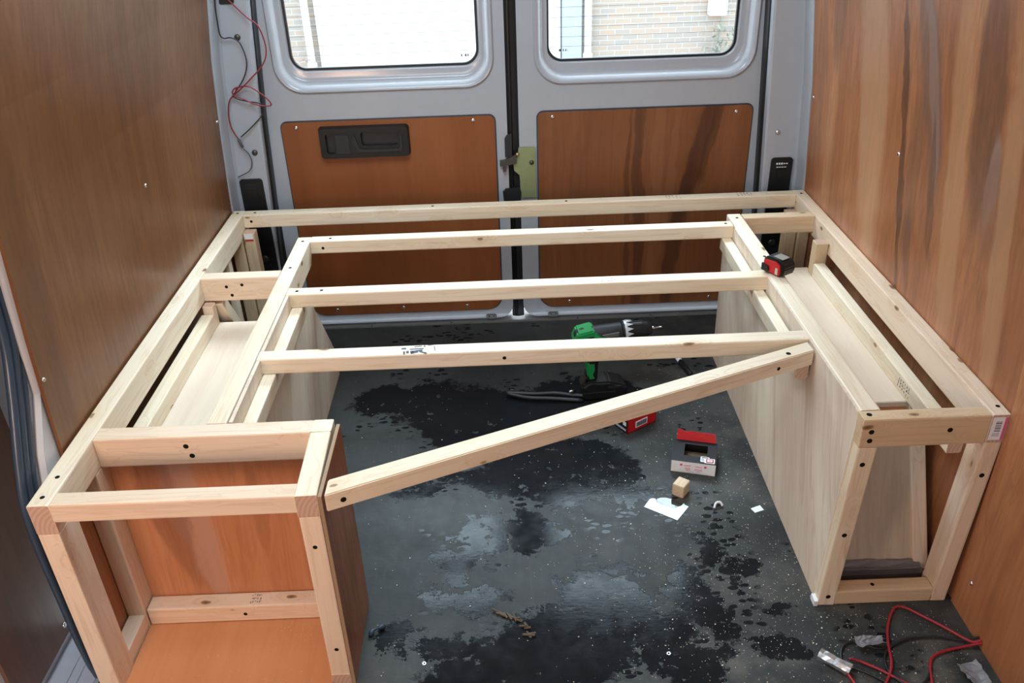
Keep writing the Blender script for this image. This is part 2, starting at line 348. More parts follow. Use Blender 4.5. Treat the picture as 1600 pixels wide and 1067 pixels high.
def rrect(x0, x1, z0, z1, r, n=6):
    """rounded rectangle; r = radius or (bl, br, tr, tl)"""
    R = r if isinstance(r, tuple) else (r,)*4; out = []
    for (cx, cz, a0, q) in ((x0, z0, 180, R[0]), (x1, z0, 270, R[1]), (x1, z1, 0, R[2]), (x0, z1, 90, R[3])):
        sx = 1 if cx == x0 else -1; sz = 1 if cz == z0 else -1
        for i in range(n+1):
            t = math.radians(a0+90*i/n); out.append((cx+sx*q+q*math.cos(t), cz+sz*q+q*math.sin(t)))
    return out
def tube(name, pts, rad, mat, parent=None, smooth_curve=True, segs=8, res=6):
    """swept tube mesh through pts (Catmull-Rom)"""
    P = [Vector(p) for p in pts]
    if smooth_curve and len(P) > 2:
        Q = []; E = [2*P[0]-P[1]]+P+[2*P[-1]-P[-2]]
        for i in range(1, len(E)-2):
            p0, p1, p2, p3 = E[i-1:i+3]
            for k in range(res):
                t = k/res; Q.append(.5*((2*p1)+(-p0+p2)*t+(2*p0-5*p1+4*p2-p3)*t*t+(-p0+3*p1-3*p2+p3)*t**3))
        Q.append(P[-1]); P = Q
    bm = bmesh.new(); rings = []; up = Vector((.13, .21, .97)).normalized()
    for i, p in enumerate(P):
        d = (P[min(i+1, len(P)-1)]-P[max(i-1, 0)]).normalized(); a = up-d*up.dot(d)
        a = a.normalized() if a.length > 1e-4 else d.orthogonal().normalized(); up = a; b = d.cross(a)
        r = rad(i/(len(P)-1)) if callable(rad) else rad
        rings.append([bm.verts.new(p+r*(a*math.cos(2*math.pi*k/segs)+b*math.sin(2*math.pi*k/segs))) for k in range(segs)])
    for A, B in zip(rings, rings[1:]):
        for k in range(segs): bm.faces.new((A[k], A[(k+1) % segs], B[(k+1) % segs], B[k]))
    bm.faces.new(rings[0][::-1]); bm.faces.new(rings[-1])
    bmesh.ops.recalc_face_normals(bm, faces=bm.faces[:])
    return from_bm(name, bm, mat, parent, True)
def lathe(bm, prof, c, axis, segs=24, mi=0):
    """prof = [(dist along axis, radius)]"""
    ax = Vector(axis).normalized(); a = ax.orthogonal().normalized(); b = ax.cross(a); c = Vector(c); rings = []; fs = []
    for d, r in prof: rings.append([bm.verts.new(c+ax*d+r*(a*math.cos(2*math.pi*k/segs)+b*math.sin(2*math.pi*k/segs))) for k in range(segs)])
    for A, B in zip(rings, rings[1:]):
        for k in range(segs): fs.append(bm.faces.new((A[k], A[(k+1) % segs], B[(k+1) % segs], B[k])))
    fs.append(bm.faces.new(rings[0][::-1])); fs.append(bm.faces.new(rings[-1]))
    for f in fs: f.material_index = mi
    bmesh.ops.recalc_face_normals(bm, faces=fs)
def screw(parent, p, nrm, r=.0042, mat='hole', name='screw'):
    """countersunk screw head lying in a shallow recess"""
    bm = bmesh.new(); n = Vector(nrm).normalized()
    lathe(bm, [(-.0015, r), (.0003, r), (.0004, r*.6), (.0003, r*.2)], p, n, 12)
    return from_bm(name, bm, M[mat], parent)
def dome(parent, p, nrm, r=.006, mat='steel', name='screw'):
    bm = bmesh.new(); n = Vector(nrm).normalized()
    lathe(bm, [(-.002, r), (.0006, r), (.0022, r*.8), (.0030, r*.4), (.0026, r*.15)], p, n, 14)
    return from_bm(name, bm, M[mat], parent, True)

# ---------------------------------------------------------------- setting
def interp(T, z):
    if z <= T[0][0]: return T[0][1]
    for (a, b), (c, d) in zip(T, T[1:]):
        if z <= c: return b+(d-b)*(z-a)/(c-a)
    return T[-1][1]
LW = [(0, -.006), (.47, -.004), (.54, -.001), (.70, .008), (.908, .025), (1.07, .047), (1.5, .12), (1.85, .21)]
RW = [(0, 1.721), (.478, 1.721), (.654, 1.708), (.808, 1.698), (1.013, 1.673), (1.5, 1.60), (1.85, 1.51)]
ZS = [0, .2, .4, .47, .54, .62, .70, .80, .908, 1.0, 1.07, 1.2, 1.35, 1.5, 1.7, 1.85]
def wall(name, T, y0, y1, t, mat, off=0., z0=0.):
    bm = bmesh.new(); prof = [(interp(T, z)+off, z) for z in ZS]
    pts = [(x, y0, z) for x, z in prof]+[(x+t, y0, z) for x, z in prof[::-1]]
    prism(bm, pts, (0, y1-y0, 0)); return from_bm(name, bm, mat)
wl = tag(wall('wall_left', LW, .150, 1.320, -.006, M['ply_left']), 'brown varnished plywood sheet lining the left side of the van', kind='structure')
for (y, z) in ((.736, .766), (.139+.02, .623), (1.305, .749)):
    x = interp(LW, z); dome(wl, (x, y, z), (1, 0, -.03), .0045)
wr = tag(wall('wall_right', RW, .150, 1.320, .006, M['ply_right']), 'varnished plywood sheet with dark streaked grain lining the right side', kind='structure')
for (y, z) in ((.735, .773), (1.305, .756)):
    dome(wr, (interp(RW, z), y, z), (-1, 0, 0), .0055)
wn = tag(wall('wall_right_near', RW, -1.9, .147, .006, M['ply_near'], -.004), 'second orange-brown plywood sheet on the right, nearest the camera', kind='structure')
dome(wn, (1.717, .106, .093), (-1, 0, 0), .0055)
# van steel skin behind the linings
for nm, T, s in (('wall_left_skin', LW, -1), ('wall_right_skin', RW, 1)):
    w_ = wall(nm, T, -2.6 if s > 0 else -.05, 1.52, .006*s, M['paint_light'], .03*s if s > 0 else -.20, 0); tag(w_, 'painted steel outer side of the van', kind='structure')
w_ = wall('wall_left_front', LW, -2.6, -.052, -.006, M['paint_light'], -.20); tag(w_, 'painted steel side of the van towards the cab', kind='structure')
lblock = box('front_light_block', -.25, 1.80, -2.66, -2.60, -.03, 1.88, M['paint_light']); tag(lblock, 'added wall behind the camera that blocks light from the front', kind='structure')  # added unseen wall, keeps flat sky light from flooding in at the front
ce = box('ceiling', -.25, 1.80, -2.6, 1.56, 1.85, 1.88, M['render_white']); tag(ce, 'white roof lining of the van', kind='structure')
# roof hatch opening is represented by the lamp just under the lining

bm = bmesh.new(); prism(bm, [(-.022, -2.6, 0), (1.745, -2.6, 0), (1.745, 1.425, 0), (-.022, 1.425, 0)], (0, 0, -.015))
fl = tag(from_bm('floor', bm, M['floor']), 'worn dark load floor with wet patches and sawdust', kind='structure')
# raised sill behind the floor edge
bm = bmesh.new(); bm_box(bm, (.86, 1.4325, -.004), (1.60, .012, .012)); bm_box(bm, (.86, 1.49, -.03), (1.62, .11, .03))
bmesh.ops.bevel(bm, geom=bm.edges[:], offset=.003, segments=2, affect='EDGES')
sill = from_bm('door_sill', bm, simple('scuffed_sill_metal', (.17, .155, .145), .6, .1, None, .4), fl)
for x in (.35, .62, 1.05, 1.3): dome(sill, (x, 1.433, .0025), (0, 0, 1), .0035, 'steel_dark')

# rear pillars
def pillar(name, side):
    bm = bmesh.new(); rows = []
    for z in [0, .1, .2, .3, .4, .5, .6, .7, .8, .9, 1.0, 1.1, 1.3, 1.5, 1.85]:
        if side < 0:
            L = interp(LW, z); E = interp([(.22, .078), (.506, .094), (.70, .103), (1.05, .130), (1.85, .22)], z)
            xs = [(L-.02, 1.322), (L+.002, 1.322), (L+.003, 1.330), (L+.003, 1.365), (L+.004, 1.390), (L+.010, 1.400), (E-.006, 1.400), (E, 1.404), (E+.001, 1.47), (E+.001, 1.56), (L-.06, 1.56)]
        else:
            L = interp(RW, z); E = interp([(.22, 1.628), (.46, 1.616), (.63, 1.608), (1.005, 1.588), (1.85, 1.50)], z)
            xs = [(L+.02, 1.322), (L-.002, 1.322), (L-.003, 1.330), (L-.003, 1.365), (L-.004, 1.390), (L-.010, 1.400), (E+.006, 1.400), (E, 1.404), (E-.001, 1.47), (E-.001, 1.56), (L+.06, 1.56)]
        rows.append([bm.verts.new((x, y, z)) for x, y in xs])
    for A, B in zip(rows, rows[1:]):
        for i in range(len(A)-1): bm.faces.new((A[i], A[i+1], B[i+1], B[i]))
    bmesh.ops.recalc_face_normals(bm, faces=bm.faces[:])
    return from_bm(name, bm, M['paint'])
tl = tag(pillar('trim_1', -1), 'grey painted rear pillar left of the doors with loose wires', kind='structure')
tr = tag(pillar('trim_2', 1), 'grey painted rear pillar right of the doors', kind='structure')
def edge_seal(par, side):
    bm = bmesh.new(); rows = []
    for z in [-.02, .1, .2, .3, .4, .5, .6, .7, .8, .9, 1.0, 1.1, 1.3, 1.5, 1.85]:
        E = interp([(.22, .078), (.506, .094), (.70, .103), (1.05, .130), (1.85, .22)], z) if side < 0 else interp([(.22, 1.628), (.46, 1.616), (.63, 1.608), (1.005, 1.588), (1.85, 1.50)], z)
        rows.append([bm.verts.new((E+dx*-side, y, z)) for dx, y in ((.0005, 1.428), (.004, 1.430), (.006, 1.438), (.006, 1.462), (.004, 1.520))])
    for A, B in zip(rows, rows[1:]):
        for i in range(4): bm.faces.new((A[i], A[i+1], B[i+1], B[i]))
    bmesh.ops.recalc_face_normals(bm, faces=bm.faces[:]); from_bm('door_seal', bm, M['rubber'], par, True)
edge_seal(tl, -1); edge_seal(tr, 1)
def slot(parent, x0, x1, z0, z1, mark):
    y = 1.400
    bm = bmesh.new(); a = rrect(x0-.006, x1+.006, z0-.006, z1+.006, .014); prism(bm, [(x, y+.002, z) for x, z in a], (0, -.004, 0))
    rim = from_bm('catch_surround', bm, M['paint'], parent)
    bm = bmesh.new(); a = rrect(x0, x1, z0, z1, .010); prism(bm, [(x, y-.002, z) for x, z in a], (0, -.006, 0))
    bm_box(bm, ((x0+x1)/2, y-.009, (z0+z1)/2-.03), ((x1-x0)*.55, .004, (z1-z0)*.45)); bm_box(bm, ((x0+x1)/2, y-.009, z1-.05), ((x1-x0)*.4, .004, .025))
    p = from_bm('door_catch_box', bm, M['plastic'], parent)
    bm = bmesh.new()   # illegible moulded marking
    for i in range(5): bm_box(bm, (x0+.018+i*.0075, y-.0085, z1-.018), (.005, .0006, .006 if i < 3 else .0035))
    for i in range(4): bm_box(bm, (x0+.020+i*.008, y-.0085, z1-.029), (.006, .0006, .0025))
    from_bm('moulded_marking', bm, M['sticker' if mark else 'plastic2'], p)
    bm = bmesh.new(); lathe(bm, [(0, .012), (.005, .012), (.007, .008)], ((x0+x1)/2, y-.008, z0+.05), (0, -1, 0), 14)
    from_bm('striker', bm, M['steel_dark'], p, True)
slot(tl, .012, .082, .235, .548, False); slot(tr, 1.634, 1.700, .225, .553, True)
for (x, z) in ((.086, .958), (.074, .628)): 
    bm = bmesh.new(); lathe(bm, [(0, .0085), (.003, .0085), (.005, .006), (.006, .002)], (x, 1.400, z), (0, -1, 0), 16); from_bm('bolt', bm, M['steel_dark'], tl, True)
bm = bmesh.new(); lathe(bm, [(0, .0075), (.003, .0075), (.005, .005), (.0055, .002)], (1.644, 1.400, .631), (0, -1, 0), 16); from_bm('bolt', bm, M['steel'], tr, True)
bm = bmesh.new(); prism(bm, [(x, 1.401, z) for x, z in rrect(.052, .095, 1.045, 1.12, .008)], (0, -.003, 0)); from_bm('rubber_grommet', bm, M['rubber'], tl)
box('red_sticker', .066, .080, 1.396, 1.3975, 1.058, 1.064, M['red'], tl)

# rear doors
YD = 1.470
def door(name, edge_out, x_in, wx0, wx1, tx0, tx1, side):
    """edge_out: table z->x of the outer edge; x_in: straight meeting edge"""
    bm = bmesh.new(); zt = 1.74; r = .055; out = []
    zs = [.06, .22, .48, .741, 1.04, 1.4, zt]
    oe = [(interp(edge_out, z), z) for z in zs]; s = side
    loop = []
    # outer bottom corner
    xo = oe[0][0]
    for i in range(7):
        t = math.pi/2*i/6; loop.append((xo-s*r*(math.cos(t)-1)*-1 if False else xo - s*r*(1-math.cos(t)) , .06-.065*math.sin(t)))
    loop = loop  # from (xo,.06) curving inwards to (xo -/+ r, -.005)
    ri = .05
    for i in range(7):
        t = math.pi/2*i/6; loop.append((x_in + s*ri*(1-math.sin(t)), -.005+ri*(1-math.cos(t))))
    loop.append((x_in, .9)); loop.append((x_in, zt)); loop += oe[::-1][:-1]
    outer = loop
    L1 = rrect(tx0, tx1, .778, 1.52, .085, 8)
    hole = [bm.verts.new((x, YD, z)) for x, z in L1]; ov = [bm.verts.new((x, YD, z)) for x, z in outer]
    es = [bm.edges.new((hole[i], hole[(i+1) % len(hole)])) for i in range(len(hole))]+[bm.edges.new((ov[i], ov[(i+1) % len(ov)])) for i in range(len(ov))]
    bmesh.ops.triangle_fill(bm, edges=es, use_beauty=True, use_dissolve=False)
    # rounded swage down to the window flange
    prev = hole
    cx = (tx0+tx1)/2
    steps = [(.001, -.004), (.005, -.007), (.010, -.006), (.015, -.001), (.020, .008), (.024, .018), (.028, .025), (.034, .028), (.042, .029)]
    flange = rrect(wx0, wx1, .838, 1.46, .045, 8)
    for k, (ins, dy) in enumerate(steps):
        ring = [bm.verts.new((x, YD+dy, z)) for x, z in rrect(tx0+max(ins, 0)+.004*k*0, tx1-max(ins, 0), .778+max(ins, 0), 1.52-max(ins, 0), .085-max(ins, 0)*.6, 8)]
        for i in range(len(ring)): bm.faces.new((prev[i], prev[(i+1) % len(ring)], ring[(i+1) % len(ring)], ring[i]))
        prev = ring
    for dy, g in ((.030, .004), (.040, 0.)):
        ring = [bm.verts.new((x, YD+dy, z)) for x, z in rrect(wx0-g, wx1+g, .838-g, 1.46+g, .045+g, 8)]
        for i in range(len(ring)): bm.faces.new((prev[i], prev[(i+1) % len(ring)], ring[(i+1) % len(ring)], ring[i]))
        prev = ring
    # edge return
    back = [bm.verts.new((x, YD+.05, z)) for x, z in outer]
    for i in range(len(ov)): bm.faces.new((ov[i], ov[(i+1) % len(ov)], back[(i+1) % len(ov)], back[i]))
    bmesh.ops.recalc_face_normals(bm, faces=bm.faces[:])
    o = from_bm(name, bm, M['paint'], None, True)
    md = o.modifiers.new('edge', 'BEVEL'); md.width = .004; md.segments = 2; md.limit_method = 'ANGLE'; md.angle_limit = math.radians(50)
    try:
        me = o.data
        me.set_sharp_from_angle(angle=math.radians(42))
    except Exception: pass
    return o
EL = [(0, .088), (.222, .091), (.482, .095), (.741, .104), (1.044, .126), (1.5, .165), (1.74, .19)]
ER = [(0, 1.634), (.222, 1.630), (.434, 1.622), (.724, 1.611), (.994, 1.594), (1.5, 1.555), (1.74, 1.53)]
d1 = tag(door('door_1', EL, .833, .198, .755, .152, .800, -1), 'left rear door, grey steel with black handle and plywood panel', kind='structure')
d2 = tag(door('door_2', ER, .868, .958, 1.520, .917, 1.574, 1), 'right rear door, grey steel with streaky plywood panel and latch plate', kind='structure')
def dpanel(parent, x0, x1, z0, z1, mat):
    bm = bmesh.new(); prism(bm, [(x, YD+.002, z) for x, z in rrect(x0-.004, x1+.004, z0-.004, z1+.004, (.055, .055, .022, .022))], (0, -.0035, 0)); from_bm('panel_shadow_gap', bm, M['seal'], parent)
    bm = bmesh.new(); prism(bm, [(x, YD-.0015, z) for x, z in rrect(x0, x1, z0, z1, (.052, .052, .018, .018))], (0, -.005, 0)); return from_bm('plywood_panel', bm, mat, parent)
pl = dpanel(d1, .148, .795, .033, .695, M['ply_door_left']); pr = dpanel(d2, .926, 1.580, .033, .699, M['ply_door_right'])
for (x, z) in ((.193, .679), (.730, .683), (.235, .052), (.676, .050), (.46, .052)): dome(pl, (x, YD-.0065, z), (0, -1, 0), .0065)
for (x, z) in ((.971, .684), (1.531, .680), (1.026, .052), (1.502, .049)): dome(pr, (x, YD-.0065, z), (0, -1, 0), .0065)
# drain clips on the bottom edge
for par, x in ((d1, .757), (d2, .970)):
    bm = bmesh.new(); prism(bm, [(a, YD-.001, b) for a, b in rrect(x-.018, x+.018, -.006, .010, .007)], (0, -.004, 0)); lathe(bm, [(0, .003), (.003, .002)], (x-.008, YD-.005, .003), (0, -1, 0), 8); lathe(bm, [(0, .003), (.003, .002)], (x+.008, YD-.005, .003), (0, -1, 0), 8)
    from_bm('drain_clip', bm, M['steel_dark'], par)
# door handle: plate, scoop, lever
def handle(par):
    y = YD-.0065; y2 = y-.020
    bm = bmesh.new(); rot = Matrix.Rotation(0, 4, 'Y')
    outer = rrect(.262, .530, .586, .677, .010); hole = rrect(.388, .498, .622, .666, .010); hole2 = rrect(.280, .306, .600, .662, .008)
    O = [bm.verts.new((x, y2, z)) for x, z in outer]; loops = [O]
    for h in (hole, hole2): loops.append([bm.verts.new((x, y2, z)) for x, z in h])
    es = []
    for L in loops: es += [bm.edges.new((L[i], L[(i+1) % len(L)])) for i in range(len(L))]
    bmesh.ops.triangle_fill(bm, edges=es, use_beauty=True)
    B = [bm.verts.new((x, y, z)) for x, z in rrect(.258, .534, .582, .681, .012)]
    for i in range(len(O)): bm.faces.new((O[i], O[(i+1) % len(O)], B[(i+1) % len(O)], B[i]))
    for L, h in zip(loops[1:], (hole, hole2)):
        K = [bm.verts.new((x, y-.001, z)) for x, z in h]
        for i in range(len(L)): bm.faces.new((L[i], L[(i+1) % len(L)], K[(i+1) % len(L)], K[i]))
        fk = bm.faces.new(K); fk.material_index = 1
    bmesh.ops.recalc_face_normals(bm, faces=bm.faces[:])
    h = from_bm('door_handle', bm, [M['plastic'], M['rubber']], par)
    box('handle_lever', .310, .352, y2-.004, y2+.004, .600, .660, M['plastic2'], h, .002)
    bm = bmesh.new(); prism(bm, [(.368, y2-.0006, .658), (.380, y2-.0006, .618), (.392, y2-.0006, .612), (.498, y2-.0006, .612), (.506, y2-.0006, .620), (.506, y2-.0006, .652), (.512, y2-.0006, .652), (.512, y2-.0006, .604), (.376, y2-.0006, .604), (.360, y2-.0006, .640)], (0, -.004, 0))
    from_bm('handle_scoop_lip', bm, M['plastic2'], h)
handle(d1)
# meeting edge: rubber seal and latch
def seal_strip(name, pts_front, w, par, y0=1.452, y1=1.51, mat='rubber'):
    bm = bmesh.new(); A = []
    for x, z in pts_front: A.append([bm.verts.new((x-w/2, y1, z)), bm.verts.new((x-w/2, y0+.006, z)), bm.verts.new((x, y0, z)), bm.verts.new((x+w/2, y0+.006, z)), bm.verts.new((x+w/2, y1, z))])
    for P, Q in zip(A, A[1:]):
        for i in range(4): bm.faces.new((P[i], P[i+1], Q[i+1], Q[i]))
    bmesh.ops.recalc_face_normals(bm, faces=bm.faces[:]); return from_bm(name, bm, M[mat], par)
seal_strip('door_seal', [(.850, z) for z in (-.005, .2, .5, 1., 1.4, 1.74)], .040, d2, 1.476, 1.53)
tube('door_seal', [(.843, 1.474, .0), (.843, 1.474, .9), (.843, 1.474, 1.74)], .0055, M['rubber'], d1, False)
seal_strip('door_seal', [(interp(EL, z)-.013, z) for z in (-.01, .2, .48, .74, 1.04, 1.5, 1.74)], .030, d1, 1.462, 1.56)
seal_strip('door_seal', [(interp(ER, z)+.013, z) for z in (-.01, .2, .48, .74, 1.0, 1.5, 1.74)], .030, d2, 1.462, 1.56)
# latch on the right-hand door
bm = bmesh.new(); prism(bm, [(.866, YD-.001, .594), (.917, YD-.001, .592), (.919, YD-.001, .43), (.872, YD-.001, .43), (.866, YD-.001, .505), (.850, YD-.001, .520), (.848, YD-.001, .548), (.862, YD-.001, .566)], (0, -.006, 0))
lp = from_bm('latch_plate', bm, M['zinc'], d2); 
bm = bmesh.new(); lathe(bm, [(0, .007), (.004, .007), (.006, .004)], (.905, YD-.007, .545), (0, -1, 0), 14); from_bm('rivet', bm, M['steel_dark'], lp, True)
bm = bmesh.new(); lathe(bm, [(0, .006), (.006, .006), (.009, .003)], (.861, YD-.007, .573), (0, -1, 0), 12); from_bm('rivet', bm, simple('brass_pin', (.6, .42, .2), .3, .8), lp, True)
bm = bmesh.new(); prism(bm, [(.806, YD-.004, .555), (.820, YD-.004, .556), (.858, YD-.004, .575), (.858, YD-.004, .545), (.826, YD-.004, .540), (.824, YD-.004, .520), (.815, YD-.004, .520), (.814, YD-.004, .538), (.806, YD-.004, .538)], (0, -.012, 0)); from_bm('latch_arm', bm, M['steel_dark'], lp)
bm = bmesh.new(); prism(bm, [(.829, YD-.002, .632), (.845, YD-.002, .64), (.845, YD-.002, .565), (.823, YD-.002, .565), (.823, YD-.002, .622)], (0, -.010, 0)); from_bm('latch_guard', bm, M['plastic2'], d1)
bm = bmesh.new(); prism(bm, [(.812, YD-.002, .452), (.822, YD-.002, .462), (.866, YD-.002, .466), (.870, YD-.002, .448), (.866, YD-.002, .42), (.815, YD-.002, .42)], (0, -.010, 0)); from_bm('latch_buffer', bm, M['rubber'], d1)
box('door_bumper', interp(ER, .70)+.001, interp(ER, .70)+.014, 1.440, 1.466, .655, .735, M['plastic'], d2, .002)

# windows
def window(name, x0, x1, label, left):
    z0, z1 = .838, 1.46; y = YD+.040
    bm = bmesh.new(); vs = [bm.verts.new((x, y+.006, z)) for x, z in rrect(x0, x1, z0, z1, .045, 8)]; bm.faces.new(vs)
    g = tag(from_bm(name, bm, M['glass']), label, kind='structure')
    bm = bmesh.new(); A = [bm.verts.new((x, y-.003, z)) for x, z in rrect(x0-.001, x1+.001, z0-.001, z1+.001, .046, 8)]; B = [bm.verts.new((x, y-.003, z)) for x, z in rrect(x0+.006, x1-.006, z0+.006, z1-.006, .040, 8)]; C = [bm.verts.new((x, y+.008, z)) for x, z in rrect(x0+.006, x1-.006, z0+.006, z1-.006, .040, 8)]
    n = len(A)
    for i in range(n): bm.faces.new((A[i], A[(i+1) % n], B[(i+1) % n], B[i])); bm.faces.new((B[i], B[(i+1) % n], C[(i+1) % n], C[i]))
    from_bm('window_seal', bm, M['rubber'], g)
    z = z0+.040; k = 0
    while z < z1-.03:
        bm = bmesh.new(); bm_box(bm, ((x0+x1)/2, y+.0045, z), (x1-x0-.016, .0006, .0009)); from_bm('heating_line', bm, M['heater'], g); z += .0275; k += 1
    # etched marks in the bottom corners (too small to read)
    bm = bmesh.new()
    if left:
        for a, b, w, h in ((x1-.050, z0+.026, .004, .007), (x1-.038, z0+.026, .005, .007), (x1-.031, z0+.026, .004, .007)): bm_box(bm, (a, y+.0045, b), (w, .0006, h))
    else:
        for a, b, w, h in ((x0+.040, z0+.030, .007, .007), (x0+.050, z0+.030, .003, .007), (x0+.057, z0+.030, .003, .007), (x0+.062, z0+.029, .003, .002)): bm_box(bm, (a, y+.0045, b), (w, .0006, h))
    from_bm('etched_mark', bm, M['ink_grey'], g)
    if left:
        bm = bmesh.new(); rr = random.Random(3)
        for i in range(9): bm_box(bm, (x0+.026+i*.0045+rr.uniform(-.001, .001), y+.0045, z0+.024+rr.uniform(-.003, .006)), (.0025, .0006, rr.uniform(.002, .006)))
        from_bm('etched_mark', bm, simple('pale_pink_print', (.75, .5, .45), .6), g)
window('window_1', .198, .755, 'left rear door window, bright white daylight with heating lines', True)
window('window_2', .958, 1.520, 'right rear door window with washed out brickwork outside', False)

# van body above / beside doors
hd = box('trim_3', -.1, 1.80, 1.47, 1.56, 1.74, 1.86, M['paint']); tag(hd, 'painted steel header above the rear doors', kind='structure')

# side door and its pillar, far left
sd = tag(box('door_3', -.150, -.140, -2.4, .30, -.03, 1.85, M['paint_light']), 'sliding side door left of the bed frame, lined with dark plywood', kind='structure')
spn = box('plywood_panel', -.140, -.132, -.040, .22, .005, 1.8, M['ply_door_side'], sd)
dome(spn, (-.132, .150, .030), (1, 0, 0), .006)
st = bm = bmesh.new()
prism(bm, [(-.140, -2.2, -.020), (-.022, -2.2, -.020), (-.022, .20, -.020), (-.140, .20, -.020)], (0, 0, -.02))
for x in (-.100, -.080, -.045): bm_box(bm, (x, -1.0, -.019), (.006, 2.4, .004))
stp = tag(from_bm('trim_4', bm, M['paint_blue']), 'pale blue painted side door step left of the bed frame', kind='structure')
bm = bmesh.new(); rows = []
for z in [.0, .2, .4, .5, .6, .7, .8, .95, 1.1, 1.4, 1.85]:
    L = interp(LW, z)-.008; yy = interp([(0, .055), (.15, .06), (.30, .068), (.447, .085), (.52, .115), (.60, .150), (1.85, .158)], z)-.004
    rows.append([bm.verts.new((L, .180, z)), bm.verts.new((L-.001, yy+.008, z)), bm.verts.new((L-.008, yy, z)), bm.verts.new((L-.014, yy+.004, z))])
for A, B in zip(rows, rows[1:]):
    for i in range(3): bm.faces.new((A[i], A[i+1], B[i+1], B[i]))
bmesh.ops.recalc_face_normals(bm, faces=bm.faces[:])
tp = tag(from_bm('trim_5', bm, M['paint_light']), 'pale painted door pillar at the left edge behind the plywood sheet', kind='structure')
def sealpts(dx, dy): return [(interp(LW, z)-.026+dx, y+dy, z) for y, z in ((.155, 1.84), (.155, 1.3), (.155, .9), (.150, .72), (.127, .63), (.108, .575), (.084, .51), (.062, .44), (.054, .35), (.056, .20), (.057, .12), (.062, .04), (.07, -.01))]
for dx, dy, r in ((0, .013, .008), (-.002, -.002, .009), (-.004, -.016, .008)): tube('door_seal', sealpts(dx, dy), r, M['seal'], tp)

# ---------------------------------------------------------------- outside, seen through the glass
KX = 1.847
def ox(x): return .807+(x-.807)*KX
def oz(z): return 1.391+(z-1.391)*KX
GZ = oz(-.75)
og = tag(box('ground', -12, 16, 1.9, 20, GZ-.1, GZ, M['ground']), 'pale paving outside behind the van', kind='structure')
hw = box('brick_house_wall', ox(-6), ox(8), 12.01, 12.3, GZ, 6.5, M['brick']); tag(hw, 'pale washed out brick wall outside the rear windows', 'wall')
gp = box('garage_door', ox(-.60), ox(1.33), 11.90, 12.0, GZ, 3.2, M['garage'], None, .01); tag(gp, 'bright white garage door outside the left rear window', 'door')
gp2 = box('blue_grey_slab', ox(1.337), ox(1.495), 11.85, 12.0, GZ, 5.0, M['bluegrey'], None, .01); tag(gp2, 'blue-grey pier right of the white garage door outside', 'slab')  # plain blue-grey block between the garage door and the drainpipe
def pipe(x, label, z0=GZ, z1=5., r=.055):
    bm = bmesh.new(); lathe(bm, [(0, r), (z1-z0, r)], (x, 11.88, z0), (0, 0, 1), 16)
    o = tag(from_bm('drainpipe', bm, M['render_white'], None, True), label, 'pipe')
    for z in (1.2, 3.4, 5.2):
        bm = bmesh.new(); lathe(bm, [(0, r*1.3), (.09, r*1.3)], (x, 11.88, z0+z), (0, 0, 1), 16); from_bm('pipe_bracket', bm, M['render_white'], o, True)
pipe(ox(-.67), 'white drainpipe outside, seen through the left rear window'); pipe(ox(1.545), 'white drainpipe outside beside the blue-grey pier')
mb = box('meter_box', ox(2.50), ox(2.64), 11.85, 12.0, oz(.20), oz(.75), M['render_white'], None, .01); tag(mb, 'white meter box on the brick wall outside right window', 'box')
cl = tag(empty('climbing_plant', (ox(2.60), 11.8, GZ)), 'thin climbing plant under the meter box outside', 'plant')
bm = bmesh.new(); rr = random.Random(5)
for i in range(220):
    a = rr.uniform(0, 6.28); hh_ = rr.uniform(-.72, .15); q = rr.gauss(0, .06)*(1+(.2-hh_)*1.6)
    c = Vector((ox(2.61+q), 11.78+rr.uniform(-.08, .05), oz(hh_))); R_ = Euler((rr.uniform(0, 3), rr.uniform(0, 3), a)).to_matrix()
    vs = [bm.verts.new(c+R_ @ Vector(p)) for p in ((-.05, 0, 0), (0, -.02, .006), (.05, 0, 0), (0, .02, .006))]; bm.faces.new(vs)
lv = from_bm('leaves', bm, M['plant'], cl); lv['kind'] = 'stuff'
tube('stem', [(ox(2.60), 11.9, GZ), (ox(2.57), 11.85, oz(-.3)), (ox(2.61), 11.9, oz(.18))], .02, M['plant'], cl)

# ---------------------------------------------------------------- bed frame
H = .4756; h = .0637; hb = .0365; T = .038; x0L, x1L = 0.0, .0375; xR1, xR0 = 1.685, 1.7195; ysh = .148
bf = tag(empty('bed_frame', (.86, .65, 0)), 'raised pine timber bed frame with storage boxes each side and open middle', 'bed frame')
P = {}
# perimeter rails
P['railL'] = lumber('side_rail', x0L, x1L, 0, 1.320, H-h, H, 'y', M['pine'], bf)
P['railR'] = lumber('side_rail', xR1, xR0, ysh, 1.320, H-h, H, 'y', M['pine_rosy'], bf)
P['back'] = lumber('cross_rail', x1L, xR1, 1.2815, 1.320, H-hb-.004, H, 'x', M['pine'], bf)
# cross bars resting on the ledgers
for y, mt in ((1.064, 'pine'), (.744, 'pine'), (.443, 'pine')):
    xa = .276; xs = {1.064: 1.4425, .744: 1.450, .443: 1.452}[y]
    P['bar%g' % y] = lumber('cross_bar', xa, xs, y, y+T, H-hb, H, 'x', M[mt], bf)
# inner rails
P['inL'] = lumber_ab('inner_rail', (.2545, .218, H-h/2), (.2565, 1.098, H-h/2), .039, h, M['pine'], bf)
L0 = max(v.co.x for v in P['inL'].data.vertices)
for v in P['inL'].data.vertices:
    if v.co.x > L0-.01 and v.co.z < 0: v.co.x -= .055
P['inR'] = lumber_ab('inner_rail', (1.4735, ysh+.031, H-h/2), (1.4640, 1.150, H-h/2), .038, h, M['pine'], bf)
